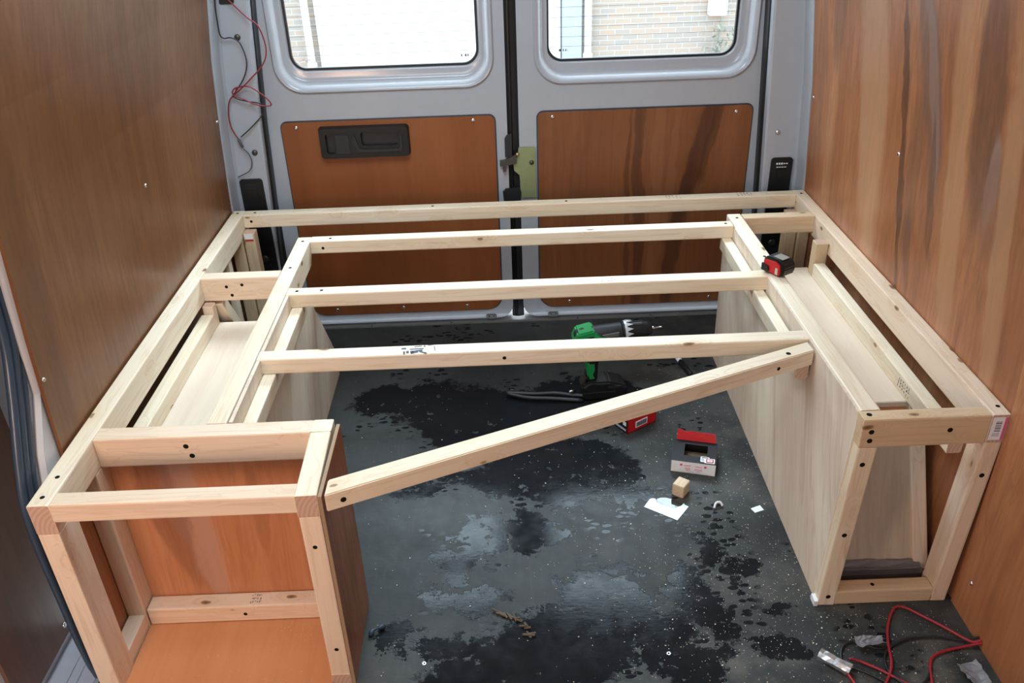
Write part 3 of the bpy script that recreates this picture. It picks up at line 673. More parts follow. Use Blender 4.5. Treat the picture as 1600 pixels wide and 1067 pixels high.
# ledgers under the bars
P['ledL'] = lumber('ledger', .2765+.008, .312, .222, .78, H-hb-.038, H-hb, 'y', M['pine'], bf)
P['ledR'] = lumber('ledger', 1.414, 1.4405, .405, 1.08, H-hb-.038, H-hb, 'y', M['pine'], bf)
# left front box frame
P['x2'] = lumber('cross_rail', x1L, .4385, .179, .2175, H-h, H, 'x', M['pine_rosy'], bf)
P['x1'] = lumber('cross_rail', x1L, .4445, 0, .0335, H-.0376, H, 'x', M['pine_rosy'], bf)
P['boxR'] = lumber_ab('box_rail', (.4625, 0, H-.024), (.4575, .178, H-.024), .038, .048, M['pine'], bf)
P['pFL'] = lumber('post', x0L, x1L, 0, .063, 0, H-h, 'z', M['pine_rosy'], bf)
P['pFR'] = lumber('post', .4440, .4815, 0, .063, .030, H-.048, 'z', M['pine_rosy'], bf)
P['pBR'] = lumber('post', .4385, .4765, .179, .2175, 0, H, 'z', M['pine'], bf)
P['pBL'] = lumber('post', x0L, x1L, .155, .2175, 0, H-h, 'z', M['pine_rosy'], bf)
P['fB'] = lumber('floor_rail', .0400, .4360, .160, .198, .010, .053, 'x', M['pine_rosy'], bf)
P['fL'] = lumber('floor_rail', .0020, .0360, .063, .155, .0, .045, 'y', M['pine_rosy'], bf)
P['fR'] = lumber('floor_rail', .4440, .4815, 0, .178, .0, .030, 'y', M['pine_rosy'], bf)
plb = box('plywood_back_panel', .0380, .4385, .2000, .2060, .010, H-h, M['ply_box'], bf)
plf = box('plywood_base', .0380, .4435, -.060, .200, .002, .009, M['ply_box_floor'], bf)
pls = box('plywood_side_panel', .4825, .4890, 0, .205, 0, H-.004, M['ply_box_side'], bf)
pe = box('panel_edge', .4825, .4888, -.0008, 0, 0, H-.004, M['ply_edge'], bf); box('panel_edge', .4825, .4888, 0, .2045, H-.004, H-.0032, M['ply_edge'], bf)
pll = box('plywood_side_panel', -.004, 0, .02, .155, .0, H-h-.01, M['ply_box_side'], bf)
# long left side panel, cut away at its far top corner
bm = bmesh.new(); prism(bm, [(.2765, .222, .0), (.2765, 1.138, .0), (.2765, 1.118, .104), (.2765, .969, .315), (.2765, .933, .395), (.2765, .800, .408), (.2765, .785, H-.002), (.2765, .222, H-.002)], (.0075, 0, 0)); P['pnlL'] = from_bm('plywood_side_panel', bm, M['ply_pale'], bf)
# long right side panel
bm = bmesh.new(); prism(bm, [(0, ysh+.024, 0), (0, 1.153, 0), (0, 1.150, H-.05), (0, 1.05, H-.002), (0, ysh+.044, H-.001), (0, ysh+.034, H-.004), (0, ysh+.026, H-.016), (0, ysh+.024, H-.034)], (.0075, 0, 0))
for v in bm.verts: v.co.x += 1.4415 + (.012*(v.co.y-.15)/1.0)*(1-v.co.z/H) + (.008)*(1-(v.co.y-.15))*(v.co.z/H) - .006*(1-v.co.z/H)
P['pnlR'] = from_bm('plywood_side_panel', bm, M['ply_pale'], bf)
# right front frame
P['board'] = lumber('front_board', 1.4500, xR1-.001, ysh, ysh+.030, H-h-.001, H, 'x', M['pine_tan'], bf, .004)
P['qL'] = lumber_ab('post', (1.4535, ysh+.018, 0), (1.4680, ysh+.018, H-h-.001), .036, .036, M['pine'], bf, (1, 0, 0))
P['qR'] = lumber_ab('post', (1.6885, ysh+.025, 0), (1.7015, ysh+.025, H-h), .033, .050, M['pine_rosy'], bf, (1, 0, 0))
P['qF'] = lumber('floor_rail', 1.4720, 1.6720, ysh, ysh+.033, 0, .037, 'x', M['pine_tan'], bf)
# right wheel-arch box
P['topR'] = box('plywood_shelf', 1.4500, 1.658, .380, 1.045, .343, .350, M['ply_pale_flat'], bf)
P['lowR'] = lumber('lower_rail', 1.6500, 1.6800, .199, .985, .350, .390, 'y', M['pine'], bf)
P['ramp'] = lumber_m('sloping_panel', M['ply_ramp'], bf, Matrix(((0, 1, 0, 1.59), (.135/.374, 0, -.349/.374, .3115), (.349/.374, 0, .135/.374, .176), (0, 0, 0, 1))), .372, .170, .007, 0)
# (grain frame: local X runs up the slope)
P['rampstud'] = lumber_ab('stud', (1.690, .245, .0), (1.6715, .385, .342), .033, .030, M['pine_rosy'], bf, (1, 0, 0))
P['rampcleat'] = lumber('cleat', 1.5000, 1.6480, .340, .378, .300, .342, 'x', M['ply_door_left'], bf, 0)
lumber('cleat', 1.505, 1.690, .215, .240, .0, .012, 'x', M['grey_tape'], bf, 0)
P['crossR'] = lumber('cross_rail', 1.4850, xR1, 1.114, 1.150, H-.050, H, 'x', M['pine_tan'], bf)
P['qB'] = lumber('post', 1.6500, 1.6840, .987, 1.020, .352, H-.030, 'z', M['pine_tan'], bf)
lumber('post', 1.6500, 1.6840, 1.235, 1.275, 0, H-hb-.006, 'z', M['pine_tan'], bf); lumber('post', 1.6870, 1.7190, 1.225, 1.275, 0, H-h, 'z', M['pine_tan'], bf)
lumber('post', 1.4480, 1.4820, 1.112, 1.148, 0, H-h-.001, 'z', M['pine'], bf)
# left wheel-arch box
P['topL'] = box('plywood_shelf', .0560, .276, .2300, .852, .343, .350, M['ply_pale_flat'], bf)
P['lowL'] = lumber('lower_rail', .0320, .0640, .2300, .820, .350, .390, 'y', M['pine'], bf)
P['crossL'] = lumber('cross_rail', x1L, .2360, .8515, .8890, H-h, H, 'x', M['pine_rosy'], bf)
lumber('post', .0376, .0640, .822, .850, .350, H-h-.001, 'z', M['pine_rosy'], bf)
lumber_ab('strut', (.062, .868, H-h-.004), (.115, 1.03, .02), .034, .034, M['pine'], bf, (1, 0, 0))
q = lumber('post', .0400, .0730, 1.240, 1.2790, 0, H-hb-.006, 'z', M['pine_tan'], bf); lumber('post', .0010, .0370, 1.235, 1.2790, 0, H-h-.001, 'z', M['pine_tan'], bf)
lumber('post', .012, .030, 1.10, 1.13, .0, H-h-.001, 'z', M['pine'], bf)
bm = bmesh.new(); bm_box(bm, (.057, 1.2392, .425), (.024, .001, .016)); bm_box(bm, (.057, 1.2390, .413), (.024, .001, .004), mi=1); stc = from_bm('price_sticker', bm, [M['sticker'], M['red']], q)
# diagonal brace, mitred ends
bm = bmesh.new(); z1 = H; z0 = H-.0365
pts = [(.494, -.002), (.494, .040), (1.4395, .4325), (1.4425, .3965)]
prism(bm, [(x, y, z1) for x, y in pts], (0, 0, z0-z1)); bmesh.ops.bevel(bm, geom=bm.edges[:], offset=.002, segments=2, affect='EDGES')
ang = math.atan2(.3965+.002, 1.4425-.494); c0 = Vector((.967, .217, H-.018)); Mx = Matrix.Translation(c0) @ Matrix.Rotation(ang, 4, 'Z')
bmesh.ops.transform(bm, matrix=Mx.inverted(), verts=bm.verts); me = bpy.data.meshes.new('diagonal_brace'); bm.to_mesh(me); bm.free()
db = bpy.data.objects.new('diagonal_brace', me); COL.objects.link(db); me.materials.append(M['pine']); db.matrix_basis = Mx; db.parent = bf; db.matrix_parent_inverse = wmat(bf).inverted(); P['diag'] = db

for k_ in ('board', 'pBR', 'pFL', 'qL', 'qR'): P[k_].data.materials[1] = P[k_].data.materials[0]
# screws and holes on the timbers
UP = (0, 0, 1); FR = (0, -1, 0)
for par, pts, nr in (
    ('railL', [(.018, .022, H), (.020, .075, H), (.018, 1.30, H)], UP), ('railR', [(1.707, .175, H), (1.702, 1.29, H)], UP),
    ('x2', [(.205, .179, H-.022), (.212, .179, H-.044)], FR), ('board', [(1.468, ysh, H-.028), (1.468, ysh, H-.048), (1.613, ysh, H-.030)], FR), ('board', [(1.465, ysh+.016, H)], UP),
    ('qL', [(1.4645, ysh, .372), (1.4605, ysh, .195), (1.4555, ysh, .024)], FR), ('qR', [(1.6990, ysh, .335)], FR),
    ('qF', [(1.552, ysh+.017, .037)], UP), ('fB', [(.24, .160, .030)], FR), ('pFR', [(.462, 0, .36), (.464, 0, .10)], FR),
    ('bar1.064', [(1.425, 1.083, H), (.33, 1.083, H)], UP), ('bar1.064', [(.31, 1.064, H-.02)], FR), ('bar0.744', [(.36, .763, H), (.30, .763, H)], UP), ('bar0.443', [(.80, .443, H-.018)], FR),
    ('inL', [(.256, 1.07, H), (.256, .90, H)], UP), ('inR', [(1.466, 1.12, H), (1.470, .86, H)], UP), ('back', [(.07, 1.30, H), (.6, 1.30, H), (1.0, 1.30, H)], UP), ('back', [(.06, 1.2815, H-.02)], FR),
    ('crossL', [(.10, .8515, H-.024), (.14, .8515, H-.020), (.11, .8515, H-.048)], FR), ('pnlR', [(1.4492, .30, H-.03), (1.4452, .42, H-.05)], (-1, 0, 0)),
    ('diag', [(1.385, .387, H)], UP)):
    for p in pts: screw(P[par], p, nr, .0052 if par in ('board', 'x2', 'qL', 'qR', 'diag') else .0042)
# pilot hole at the near end of the brace
dn = Vector((math.sin(ang), -math.cos(ang), 0)); screw(db, Vector((.522, .0098, H-.020)), dn, .0052); screw(db, Vector((1.36, .3618, H-.020)), dn, .0042)

# ink stamps: broken, unreadable strokes
def stamp(par, c, ux, uy, w, hgt, mat, seed, rows=3, n=5, th=.0012):
    rr = random.Random(seed); bm = bmesh.new(); ux, uy = Vector(ux), Vector(uy); nz = ux.cross(uy); R_ = Matrix((ux, uy, nz)).transposed()
    for r0 in range(rows):
        for i in range(n):
            a = (i+.5)/n*w-w/2+rr.uniform(-.001, .001); b = (r0+.5)/rows*hgt-hgt/2
            for s_ in range(rr.choice((1, 2, 2))):
                L = w/n*.62; d = rr.choice(((L, th), (th, hgt/rows*.62), (L*.7, th*1.5), (th*1.3, hgt/rows*.5)))
                bm_box(bm, Vector(c)+ux*(a+rr.uniform(-L*.25, L*.25))+uy*(b+rr.uniform(-.2, .2)*hgt/rows), (d[0], d[1], .0004), R_)
    return from_bm('ink_stamp', bm, M[mat], par)
bmk = bmesh.new()
for a, b, w, g, r in ((.598, .467, .010, .006, 0), (.607, .452, .006, .010, .1), (.616, .452, .006, .010, .1), (.626, .464, .030, .004, .04), (.628, .456, .022, .006, .18), (.640, .449, .018, .005, -.5), (.622, .449, .016, .005, .3), (.628, .474, .016, .003, .1), (.642, .474, .003, .006, 0), (.664, .464, .0018, .020, .1), (.6, .450, .004, .012, .1), (.655, .478, .012, .002, .1)):
    bm_box(bmk, (a-.012, b, H+.0002), (w, g, .0004), Matrix.Rotation(r, 3, 'Z'))
from_bm('ink_stamp', bmk, M['ink'], P['bar0.443'])
stamp(P['fB'], (.262, .180, .0532), (1, 0, 0), (0, 1, 0), .022, .028, 'ink_grey', 4)
stamp(P['lowR'], (1.6498, .40, .371), (0, -1, 0), (0, 0, 1), .060, .026, 'ink_grey', 8, 3, 6)
stamp(P['back'], (1.535, 1.302, H+.0002), (1, 0, 0), (0, 1, 0), .050, .028, 'ink_grey', 12)
stamp(P['back'], (1.32, 1.302, H+.0002), (1, 0, 0), (0, 1, 0), .050, .026, 'ink_grey', 13, 3, 5, .0006)
stamp(P['bar0.744'], (1.06, .763, H+.0002), (1, 0, 0), (0, 1, 0), .040, .024, 'ink_grey', 14, 3, 5, .0007)
# bar-code sticker on the end of the right rail
bm = bmesh.new(); cx, cz = 1.703, H-.031
bm_box(bm, (cx-.002, ysh-.0006, cz), (.026, .0008, .050)); bm_box(bm, (cx+.009, ysh-.0009, cz), (.005, .0008, .050), mi=1)
for i, zz in enumerate((.016, .013, .011, .007, .0035, .001, -.002, -.005)): bm_box(bm, (cx-.003, ysh-.0010, cz+zz), (.011, .0006, .0016 if i % 2 else .0008), mi=2)
for i, zz in enumerate((-.010, -.013, -.016)): bm_box(bm, (cx-.004, ysh-.0010, cz+zz), (.013, .0006, .0006), mi=2)
sb = from_bm('barcode_sticker', bm, [M['sticker'], M['pink'], M['ink']], P['railR']); sb['label'] = 'white bar-code sticker with pink stripe on the timber end'
# white paper scrap trapped under the right box corner
cr_ = tag(box('paper_scrap', 1.428, 1.436, .146, .168, 0, .014, M['sticker']), 'tiny white paper scrap at the foot of the right front post', 'paper')

# ---------------------------------------------------------------- tape measure on the right inner rail
tm = tag(empty('tape_measure', (1.472, .765, H), math.radians(-58)), 'red and black tape measure lying on the right inner rail', 'tape measure')
def local(par, name, bm, mats, smooth=False):
    me = bpy.data.meshes.new(name); bm.normal_update(); bm.to_mesh(me); bm.free()
    if smooth:
        for p in me.polygons: p.use_smooth = True
    o = bpy.data.objects.new(name, me); COL.objects.link(o); o.parent = par
    for m in (mats if isinstance(mats, (list, tuple)) else [mats]): me.materials.append(m)
    return o
# local frame: -Y is the red mouth side, +X to the right
bm = bmesh.new(); prof = [(-.028, .0), (.028, .0), (.034, .008), (.036, .024), (.030, .038), (.014, .045), (-.016, .045), (-.030, .041), (-.034, .030), (-.033, .006)]
prism(bm, [(x, -.018, z) for x, z in prof], (0, .048, 0)); bmesh.ops.bevel(bm, geom=bm.edges[:], offset=.0035, segments=2, affect='EDGES')
local(tm, 'body', bm, M['plastic'], False)
bm = bmesh.new(); prism(bm, [(x, -.0175, z) for x, z in ((-.030, .006), (.024, .003), (.028, .012), (.026, .034), (.012, .041), (-.028, .037))], (0, -.005, 0)); bmesh.ops.bevel(bm, geom=bm.edges[:], offset=.002, segments=2, affect='EDGES')
rf = local(tm, 'red_face', bm, M['red'])
bm = bmesh.new(); prism(bm, [(x, -.0222, z) for x, z in ((-.030, .007), (-.012, .006), (-.006, .012), (-.010, .022), (-.030, .026))], (0, -.005, 0)); local(tm, 'blade_mouth', bm, M['plastic'])
bm = bmesh.new(); bm_box(bm, (.017, -.0230, .016), (.008, .001, .018)); local(tm, 'side_label', bm, M['tape_label'])
bm = bmesh.new(); prism(bm, [(-.010, -.008, .0452), (.022, -.008, .0450), (.022, .020, .0450), (-.010, .020, .0452)], (0, 0, .0015)); bmesh.ops.bevel(bm, geom=bm.edges[:], offset=.0006, segments=1, affect='EDGES'); local(tm, 'belt_clip', bm, simple('dull_clip_metal', (.35, .31, .27), .4, .6))

tm.scale = (.92, .92, .92)
# ---------------------------------------------------------------- cordless drill standing on its battery
dr = tag(empty('cordless_drill', (1.075, .970, 0), math.radians(5)), 'green and black cordless drill standing upright on the floor under the cross bars', 'drill')
ZB = .216
bm = bmesh.new(); lathe(bm, [(-.085, .014), (-.080, .022), (-.060, .027), (.0, .029), (.055, .030), (.062, .028)], (0, 0, ZB), (1, 0, .04), 20); local(dr, 'motor_housing', bm, M['plastic2'], True)
bm = bmesh.new()   # green overmould: rear cap with lower sweep
prism(bm, [(-.090, -.031, ZB-.010), (-.078, -.031, ZB+.020), (-.030, -.031, ZB+.030), (-.022, -.031, ZB+.014), (.010, -.031, ZB+.002), (.055, -.031, ZB-.006), (.060, -.031, ZB-.018), (.040, -.031, ZB-.024), (-.020, -.031, ZB-.018), (-.034, -.031, ZB-.034), (-.080, -.031, ZB-.034)], (0, .062, 0))
bmesh.ops.bevel(bm, geom=bm.edges[:], offset=.004, segments=2, affect='EDGES'); gb = local(dr, 'green_cover', bm, M['green'])
for a, b, r1, r2 in ((-.050, ZB+.000, .024, .010),):
    bm = bmesh.new(); pp = [(a+r1*math.cos(t*.3927+.0)*math.cos(.5)-r2*math.sin(t*.3927)*math.sin(.5), -.0325, b-.004+r1*math.cos(t*.3927)*math.sin(.5)+r2*math.sin(t*.3927)*math.cos(.5)) for t in range(16)]; prism(bm, pp, (0, .004, 0)); local(dr, 'black_grip_inset', bm, M['plastic'])
bm = bmesh.new(); prism(bm, [(-.030, -.0335, ZB+.014), (-.012, -.0335, ZB+.006), (.020, -.0335, ZB+.001), (.056, -.0335, ZB-.002), (.060, -.0335, ZB-.012), (.052, -.0335, ZB-.016), (.015, -.0335, ZB-.010), (-.030, -.0335, ZB-.004)], (0, .006, 0)); local(dr, 'green_stripe', bm, M['green'])
bm = bmesh.new(); lathe(bm, [(-.0015, .004), (.001, .004)], (-.078, -.0315, ZB-.004), (0, -1, 0), 10); local(dr, 'body_screw', bm, M['hole'])
bm = bmesh.new(); prism(bm, [(-.005, -.0318, ZB+.012), (.045, -.0318, ZB+.018), (.045, -.0318, ZB+.006), (.005, -.0318, ZB+.004)], (0, .004, 0)); local(dr, 'name_plate', bm, M['ink_grey'])
bm = bmesh.new(); lathe(bm, [(.058, .0305), (.064, .0325), (.072, .0325), (.074, .029)], (0, 0, ZB), (1, 0, .04), 24)
cl_ = local(dr, 'torque_collar', bm, M['plastic'], True)
bm = bmesh.new()
for k in range(14):
    t = k/14*6.283; R_ = Matrix.Rotation(t, 3, 'X'); c = Vector((.072, 0, ZB+.003))
    vs = [c+R_ @ Vector(p) for p in ((.0, -.006, .0328), (.018, 0, .0320), (.0, .006, .0328))]
    prism(bm, vs, R_ @ Vector((0, 0, .0016)))
lathe(bm, [(.066, .0331), (.073, .0331)], (0, 0, ZB), (1, 0, .04), 24)
local(dr, 'silver_collar_teeth', bm, simple('silver_print', (.62, .64, .66), .4, .3))
bm = bmesh.new(); lathe(bm, [(.073, .027), (.080, .029), (.120, .028), (.138, .023), (.150, .017), (.152, .006)], (0, 0, ZB), (1, 0, .04), 24)
for k in range(12):
    t = k/12*6.283; bm_box(bm, Vector((.104, .0285*math.cos(t), ZB+.004+.0285*math.sin(t))), (.036, .003, .003), Matrix.Rotation(t, 3, 'X'))
local(dr, 'chuck', bm, M['plastic'])
bm = bmesh.new(); lathe(bm, [(.150, .006), (.160, .005), (.161, .0026), (.178, .0026), (.180, .0032), (.184, .0010)], (0, 0, ZB), (1, 0, .04), 10); local(dr, 'screwdriver_bit', bm, M['steel'], True)
bm = bmesh.new(); prism(bm, [(-.052, -.017, ZB-.028), (-.006, -.017, ZB-.022), (-.010, -.017, ZB-.060), (-.014, -.017, .062), (-.050, -.017, .062), (-.044, -.017, ZB-.075)], (0, .034, 0)); bmesh.ops.bevel(bm, geom=bm.edges[:], offset=.006, segments=3, affect='EDGES')
gr = local(dr, 'grip', bm, M['plastic'])
bm = bmesh.new(); prism(bm, [(-.047, -.0185, .125), (-.022, -.0185, .125), (-.020, -.0185, .100), (-.026, -.0185, .085), (-.018, -.0185, .068), (-.040, -.0185, .066), (-.048, -.0185, .090)], (0, .037, 0)); bmesh.ops.bevel(bm, geom=bm.edges[:], offset=.003, segments=2, affect='EDGES'); local(dr, 'green_grip_inlay', bm, M['green'])
bm = bmesh.new(); bm_box(bm, (.0, 0, ZB-.050), (.014, .014, .026)); bmesh.ops.bevel(bm, geom=bm.edges[:], offset=.003, segments=2, affect='EDGES'); local(dr, 'trigger', bm, M['plastic2'])
bm = bmesh.new(); prism(bm, [(-.060, -.036, .004), (.074, -.036, .0), (.076, -.036, .040), (.060, -.036, .050), (.020, -.036, .064), (-.040, -.036, .066), (-.064, -.036, .050)], (0, .072, 0)); bmesh.ops.bevel(bm, geom=bm.edges[:], offset=.006, segments=3, affect='EDGES')
ba = local(dr, 'battery', bm, M['plastic'])
bm = bmesh.new(); bm_box(bm, (.035, -.0365, .046), (.04, .002, .008)); bm_box(bm, (-.01, -.0365, .030), (.10, .002, .003)); local(dr, 'battery_latch', bm, M['plastic2'])
bm = bmesh.new(); prism(bm, [(-.066, -.02, .055), (-.052, -.02, .078), (-.046, -.02, .076), (-.058, -.02, .050)], (0, .03, 0)); local(dr, 'side_hook', bm, M['steel_dark'])
dr.scale = (.94, .94, .94)
# wrist strap
sp_o = tag(tube('carrying_strap', [(1.030, .945, .012), (.99, .955, .010), (.94, .965, .012), (.88, .968, .010), (.80, .975, .012), (.86, .950, .010), (.93, .942, .009), (1.02, .930, .006)], lambda t: .006, M['rubber']), 'black cord with metal end lying left of the cordless drill', 'cord')
bm = bmesh.new(); lathe(bm, [(0, .004), (.018, .004), (.020, .002)], (1.000, .958, .022), (-.8, -.3, .1), 10); from_bm('metal_clip', bm, M['steel'], sp_o, True)
# marker / knife on the floor behind the bar
mk = tag(empty('marker_pen', (1.345, 1.09, .009), math.radians(-78)), 'black marker pen with white end on the floor by the right box', 'pen')
bm = bmesh.new(); lathe(bm, [(-.030, .006), (-.028, .0085), (.050, .0085), (.052, .0075)], (0, 0, 0), (1, 0, 0), 16); local(mk, 'barrel', bm, M['plastic'], True)
bm = bmesh.new(); lathe(bm, [(-.052, .005), (-.050, .008), (-.030, .008), (-.029, .006)], (0, 0, 0), (1, 0, 0), 16); local(mk, 'white_end', bm, M['sticker'], True)

# ---------------------------------------------------------------- cardboard boxes
cb = tag(empty('screw_box', (1.279, .635, 0), math.radians(-15.6)), 'open black, red and white cardboard box on the floor by the right panel', 'box')
# local: width .112 (x), depth .090 (y), height .042
w, d, hh = .056, .046, .036
def panelbox(par, nm, x0, x1, y0, y1, z0, z1, mat):
    bm = bmesh.new(); bm_box(bm, ((x0+x1)/2, (y0+y1)/2, (z0+z1)/2), (x1-x0, y1-y0, z1-z0)); return local(par, nm, bm, mat)
t_ = .0012
f1 = panelbox(cb, 'front_side', -w, w, -d, -d+t_, 0, hh, M['white_card'])
panelbox(cb, 'back_side', -w, w, d-t_, d, 0, hh, M['black_card']); panelbox(cb, 'end_side', -w, -w+t_, -d, d, 0, hh, M['black_card']); panelbox(cb, 'end_side', w-t_, w, -d, d, 0, hh, M['black_card'])
panelbox(cb, 'base', -w, w, -d, d, 0, t_, M['kraft'])
bm = bmesh.new()   # black top with torn rectangular opening
for a in ((-w, -.026, -d, d), (.032, w, -d, d), (-.026, .032, -d, -.020), (-.026, .032, .028, d)): bm_box(bm, ((a[0]+a[1])/2, (a[2]+a[3])/2, hh), (a[1]-a[0], a[3]-a[2], t_))
tp_ = local(cb, 'top', bm, M['black_card'])
bm = bmesh.new(); pp = [(-.048, d-.002, hh)]
rr = random.Random(2); up = []
for i in range(13): up.append((-.048+.096*i/12, d+.006, hh+.024+rr.uniform(-.002, .002)+(.002 if i < 3 else 0)))
prism(bm, [(-.050, d-.002, hh)]+up+[(.052, d-.002, hh)], (0, .0012, .0)); local(cb, 'red_flap', bm, M['red'])
bm = bmesh.new(); prism(bm, [(x, y, hh+.0008) for x, y in rrect(.016, .038, -.040, -.018, .003, 3)], (0, 0, .0004)); bm_box(bm, (.027, -.022, hh+.0014), (.016, .003, .0004), mi=1)
for i in range(4): bm_box(bm, (.021+i*.0006, -.027-i*.003, hh+.0013), (.007, .0008, .0004), mi=1)
local(cb, 'price_sticker', bm, [M['sticker'], M['ink']])
bm = bmesh.new(); prism(bm, [(x, y, hh+.0014) for x, y in rrect(.026, .052, -.044, -.024, .003, 3)], (0, 0, .0004)); prism(bm, [(x, y, hh+.0020) for x, y in rrect(.030, .049, -.042, -.026, .003, 3)], (0, 0, .0003), 1)
prism(bm, [(x, y, hh+.0025) for x, y in rrect(.033, .046, -.039, -.029, .002, 3)], (0, 0, .0003)); bm_box(bm, (.0395, -.0325, hh+.0030), (.009, .0010, .0002), mi=1); bm_box(bm, (.0395, -.0352, hh+.0030), (.007, .0010, .0002), mi=1)
local(cb, 'price_sticker', bm, [M['sticker'], M['red']])
bm = bmesh.new()
for cx in (-.030, .030):
    lathe(bm, [(0, .0036), (.0006, .0036)], (cx, -d, hh-.011), (0, -1, 0), 16)
for a, b, ww in ((-.014, -.012, .018), (.013, -.012, .018), (-.014, -.020, .015), (-.013, -.0235, .012), (.013, -.020, .018), (.013, -.0235, .020), (-.013, -.027, .008), (.014, -.0275, .009)): bm_box(bm, (a, -d-.0004, hh+b), (ww, .0006, .0016 if b == -.012 else .0008))
local(f1, 'red_print', bm, M['pink'])
rb = tag(empty('red_carton', (1.125, .767, 0), math.radians(33)), 'red and black carton with bar code half hidden behind the diagonal brace', 'box')
L_, D_, H_ = .104, .060, .048
panelbox(rb, 'red_side', 0, L_, 0, .002, 0, H_, M['red']); panelbox(rb, 'black_end', 0, .002, .0, D_, 0, H_, M['black_card']); panelbox(rb, 'lid', 0, L_, 0, D_, H_-.001, H_+.001, M['black_card']); panelbox(rb, 'back_side', 0, L_, D_-.002, D_, 0, H_, M['black_card']); panelbox(rb, 'far_end', L_-.002, L_, 0, D_, 0, H_, M['red']); panelbox(rb, 'base', 0, L_, 0, D_, 0, .002, M['black_card'])
bm = bmesh.new(); bm_box(bm, (.050, -.0006, .020), (.042, .001, .020)); 
for i in range(14): bm_box(bm, (.033+i*.0026, -.0013, .020), (.0012 if i % 3 else .0019, .0006, .014), mi=1)
local(rb, 'barcode_label', bm, [M['sticker'], M['ink']])
bm = bmesh.new(); bm_box(bm, (-.0006, .026, .010), (.001, .040, .006)); bm_box(bm, (-.0006, .012, .030), (.001, .012, .012), mi=1); local(rb, 'printed_stripe', bm, [M['bluegrey'], M['sticker']])

# wooden offcut
wb_ = tag(empty('wood_offcut', (1.222, .520, 0), math.radians(52)), 'small pine offcut block on the floor in front of the open box', 'wood block')
bm = bmesh.new(); bm_box(bm, (0, 0, .017), (.036, .030, .034)); bmesh.ops.bevel(bm, geom=bm.edges[:], offset=.0015, segments=2, affect='EDGES'); bo = local(wb_, 'block', bm, M['pine_tan'])
# torn backing paper
def sheet(name, pts, z, mat, label, cat, t=.0004):
    bm = bmesh.new(); prism(bm, [(x, y, z) for x, y in pts], (0, 0, t)); return tag(from_bm(name, bm, mat), label, cat)
sheet('backing_paper', [(1.124, .473), (1.195, .421), (1.231, .467), (1.2235, .474), (1.222, .480), (1.214, .471), (1.196, .464), (1.182, .467), (1.168, .478), (1.158, .486), (1.156, .501), (1.148, .502), (1.143, .5005)], .0008, M['paper'], 'glossy white torn backing paper on the floor near the wood block', 'paper')
film = NT('clear_film'); fg = film.node('ShaderNodeBsdfGlossy'); fg.inputs['Roughness'].default_value = .1; ft = film.node('ShaderNodeBsdfTransparent'); ft.inputs[0].default_value = (.8, .8, .8, 1); fm = film.node('ShaderNodeMixShader'); fm.inputs[0].default_value = .04
film.l.new(ft.outputs[0], fm.inputs[1]); film.l.new(fg.outputs[0], fm.inputs[2]); film.l.new(fm.outputs[0], film.out.inputs[0])
bm = bmesh.new(); vs = [(1.158, .499), (1.168, .503), (1.182, .503), (1.198, .497), (1.212, .487), (1.220, .479), (1.214, .472), (1.196, .465), (1.182, .468), (1.168, .479), (1.159, .487)]
prism(bm, [(x, y, .0010) for x, y in vs], (0, 0, .0002)); tag(from_bm('clear_film', bm, film.m), 'clear curved film piece attached beside the torn white paper', 'film')
sheet('paper_scrap', [(1.378, .452), (1.384, .436), (1.408, .445), (1.403, .462)], .0008, M['white_card'], 'small white paper scrap beside the right plywood panel', 'paper')
tag(tube('wood_shaving', [(1.290, .455, .004), (1.297, .466, .010), (1.307, .468, .010), (1.312, .462, .004)], .0028, M['sticker'], None), 'curled white shaving between the backing paper and right panel', 'shaving')
# washers and bits
def washer(x, y, r, label):
    bm = bmesh.new(); n = 20; A = [[bm.verts.new((x+q*math.cos(k*6.2832/n), y+q*math.sin(k*6.2832/n), z)) for k in range(n)] for q, z in ((r, 0.0002), (r, .0014), (r*.45, .0014), (r*.45, .0002))]
    for a in range(4):
        for k in range(n): bm.faces.new((A[a][k], A[a][(k+1) % n], A[(a+1) % 4][(k+1) % n], A[(a+1) % 4][k]))
    bmesh.ops.recalc_face_normals(bm, faces=bm.faces[:]); tag(from_bm('washer', bm, M['steel'], None), label, 'washer')
washer(1.104, .041, .0042, 'small steel washer on the wet floor patch, centre right'); washer(.618, .041, .0042, 'small steel washer on the floor near the left box')
bm = bmesh.new(); rr = random.Random(11); pp = []
for (x, y) in ((.772, .158), (.790, .150), (.806, .140), (.822, .122), (.826, .104)):
    for k in range(3): 
        R_ = Euler((rr.uniform(-.4, .4), rr.uniform(-.4, .4), rr.uniform(-1.2, 0))).to_matrix(); bm_box(bm, (x+rr.uniform(-.008, .008), y+rr.uniform(-.006, .006), .003), (rr.uniform(.010, .026), .004, .003), R_)
sg = tag(from_bm('dead_leaf_scraps', bm, M['debris']), 'brown leaf and bark crumbs trodden on the wet floor patch', 'debris', kind='stuff')
tag(tube('crumpled_plastic', [(.502, .112, .004), (.508, .122, .008), (.520, .128, .009), (.528, .135, .004)], lambda t: .004+.002*math.sin(9*t), M['seal']), 'dark crumpled plastic bit beside the foot of the left box', 'scrap')

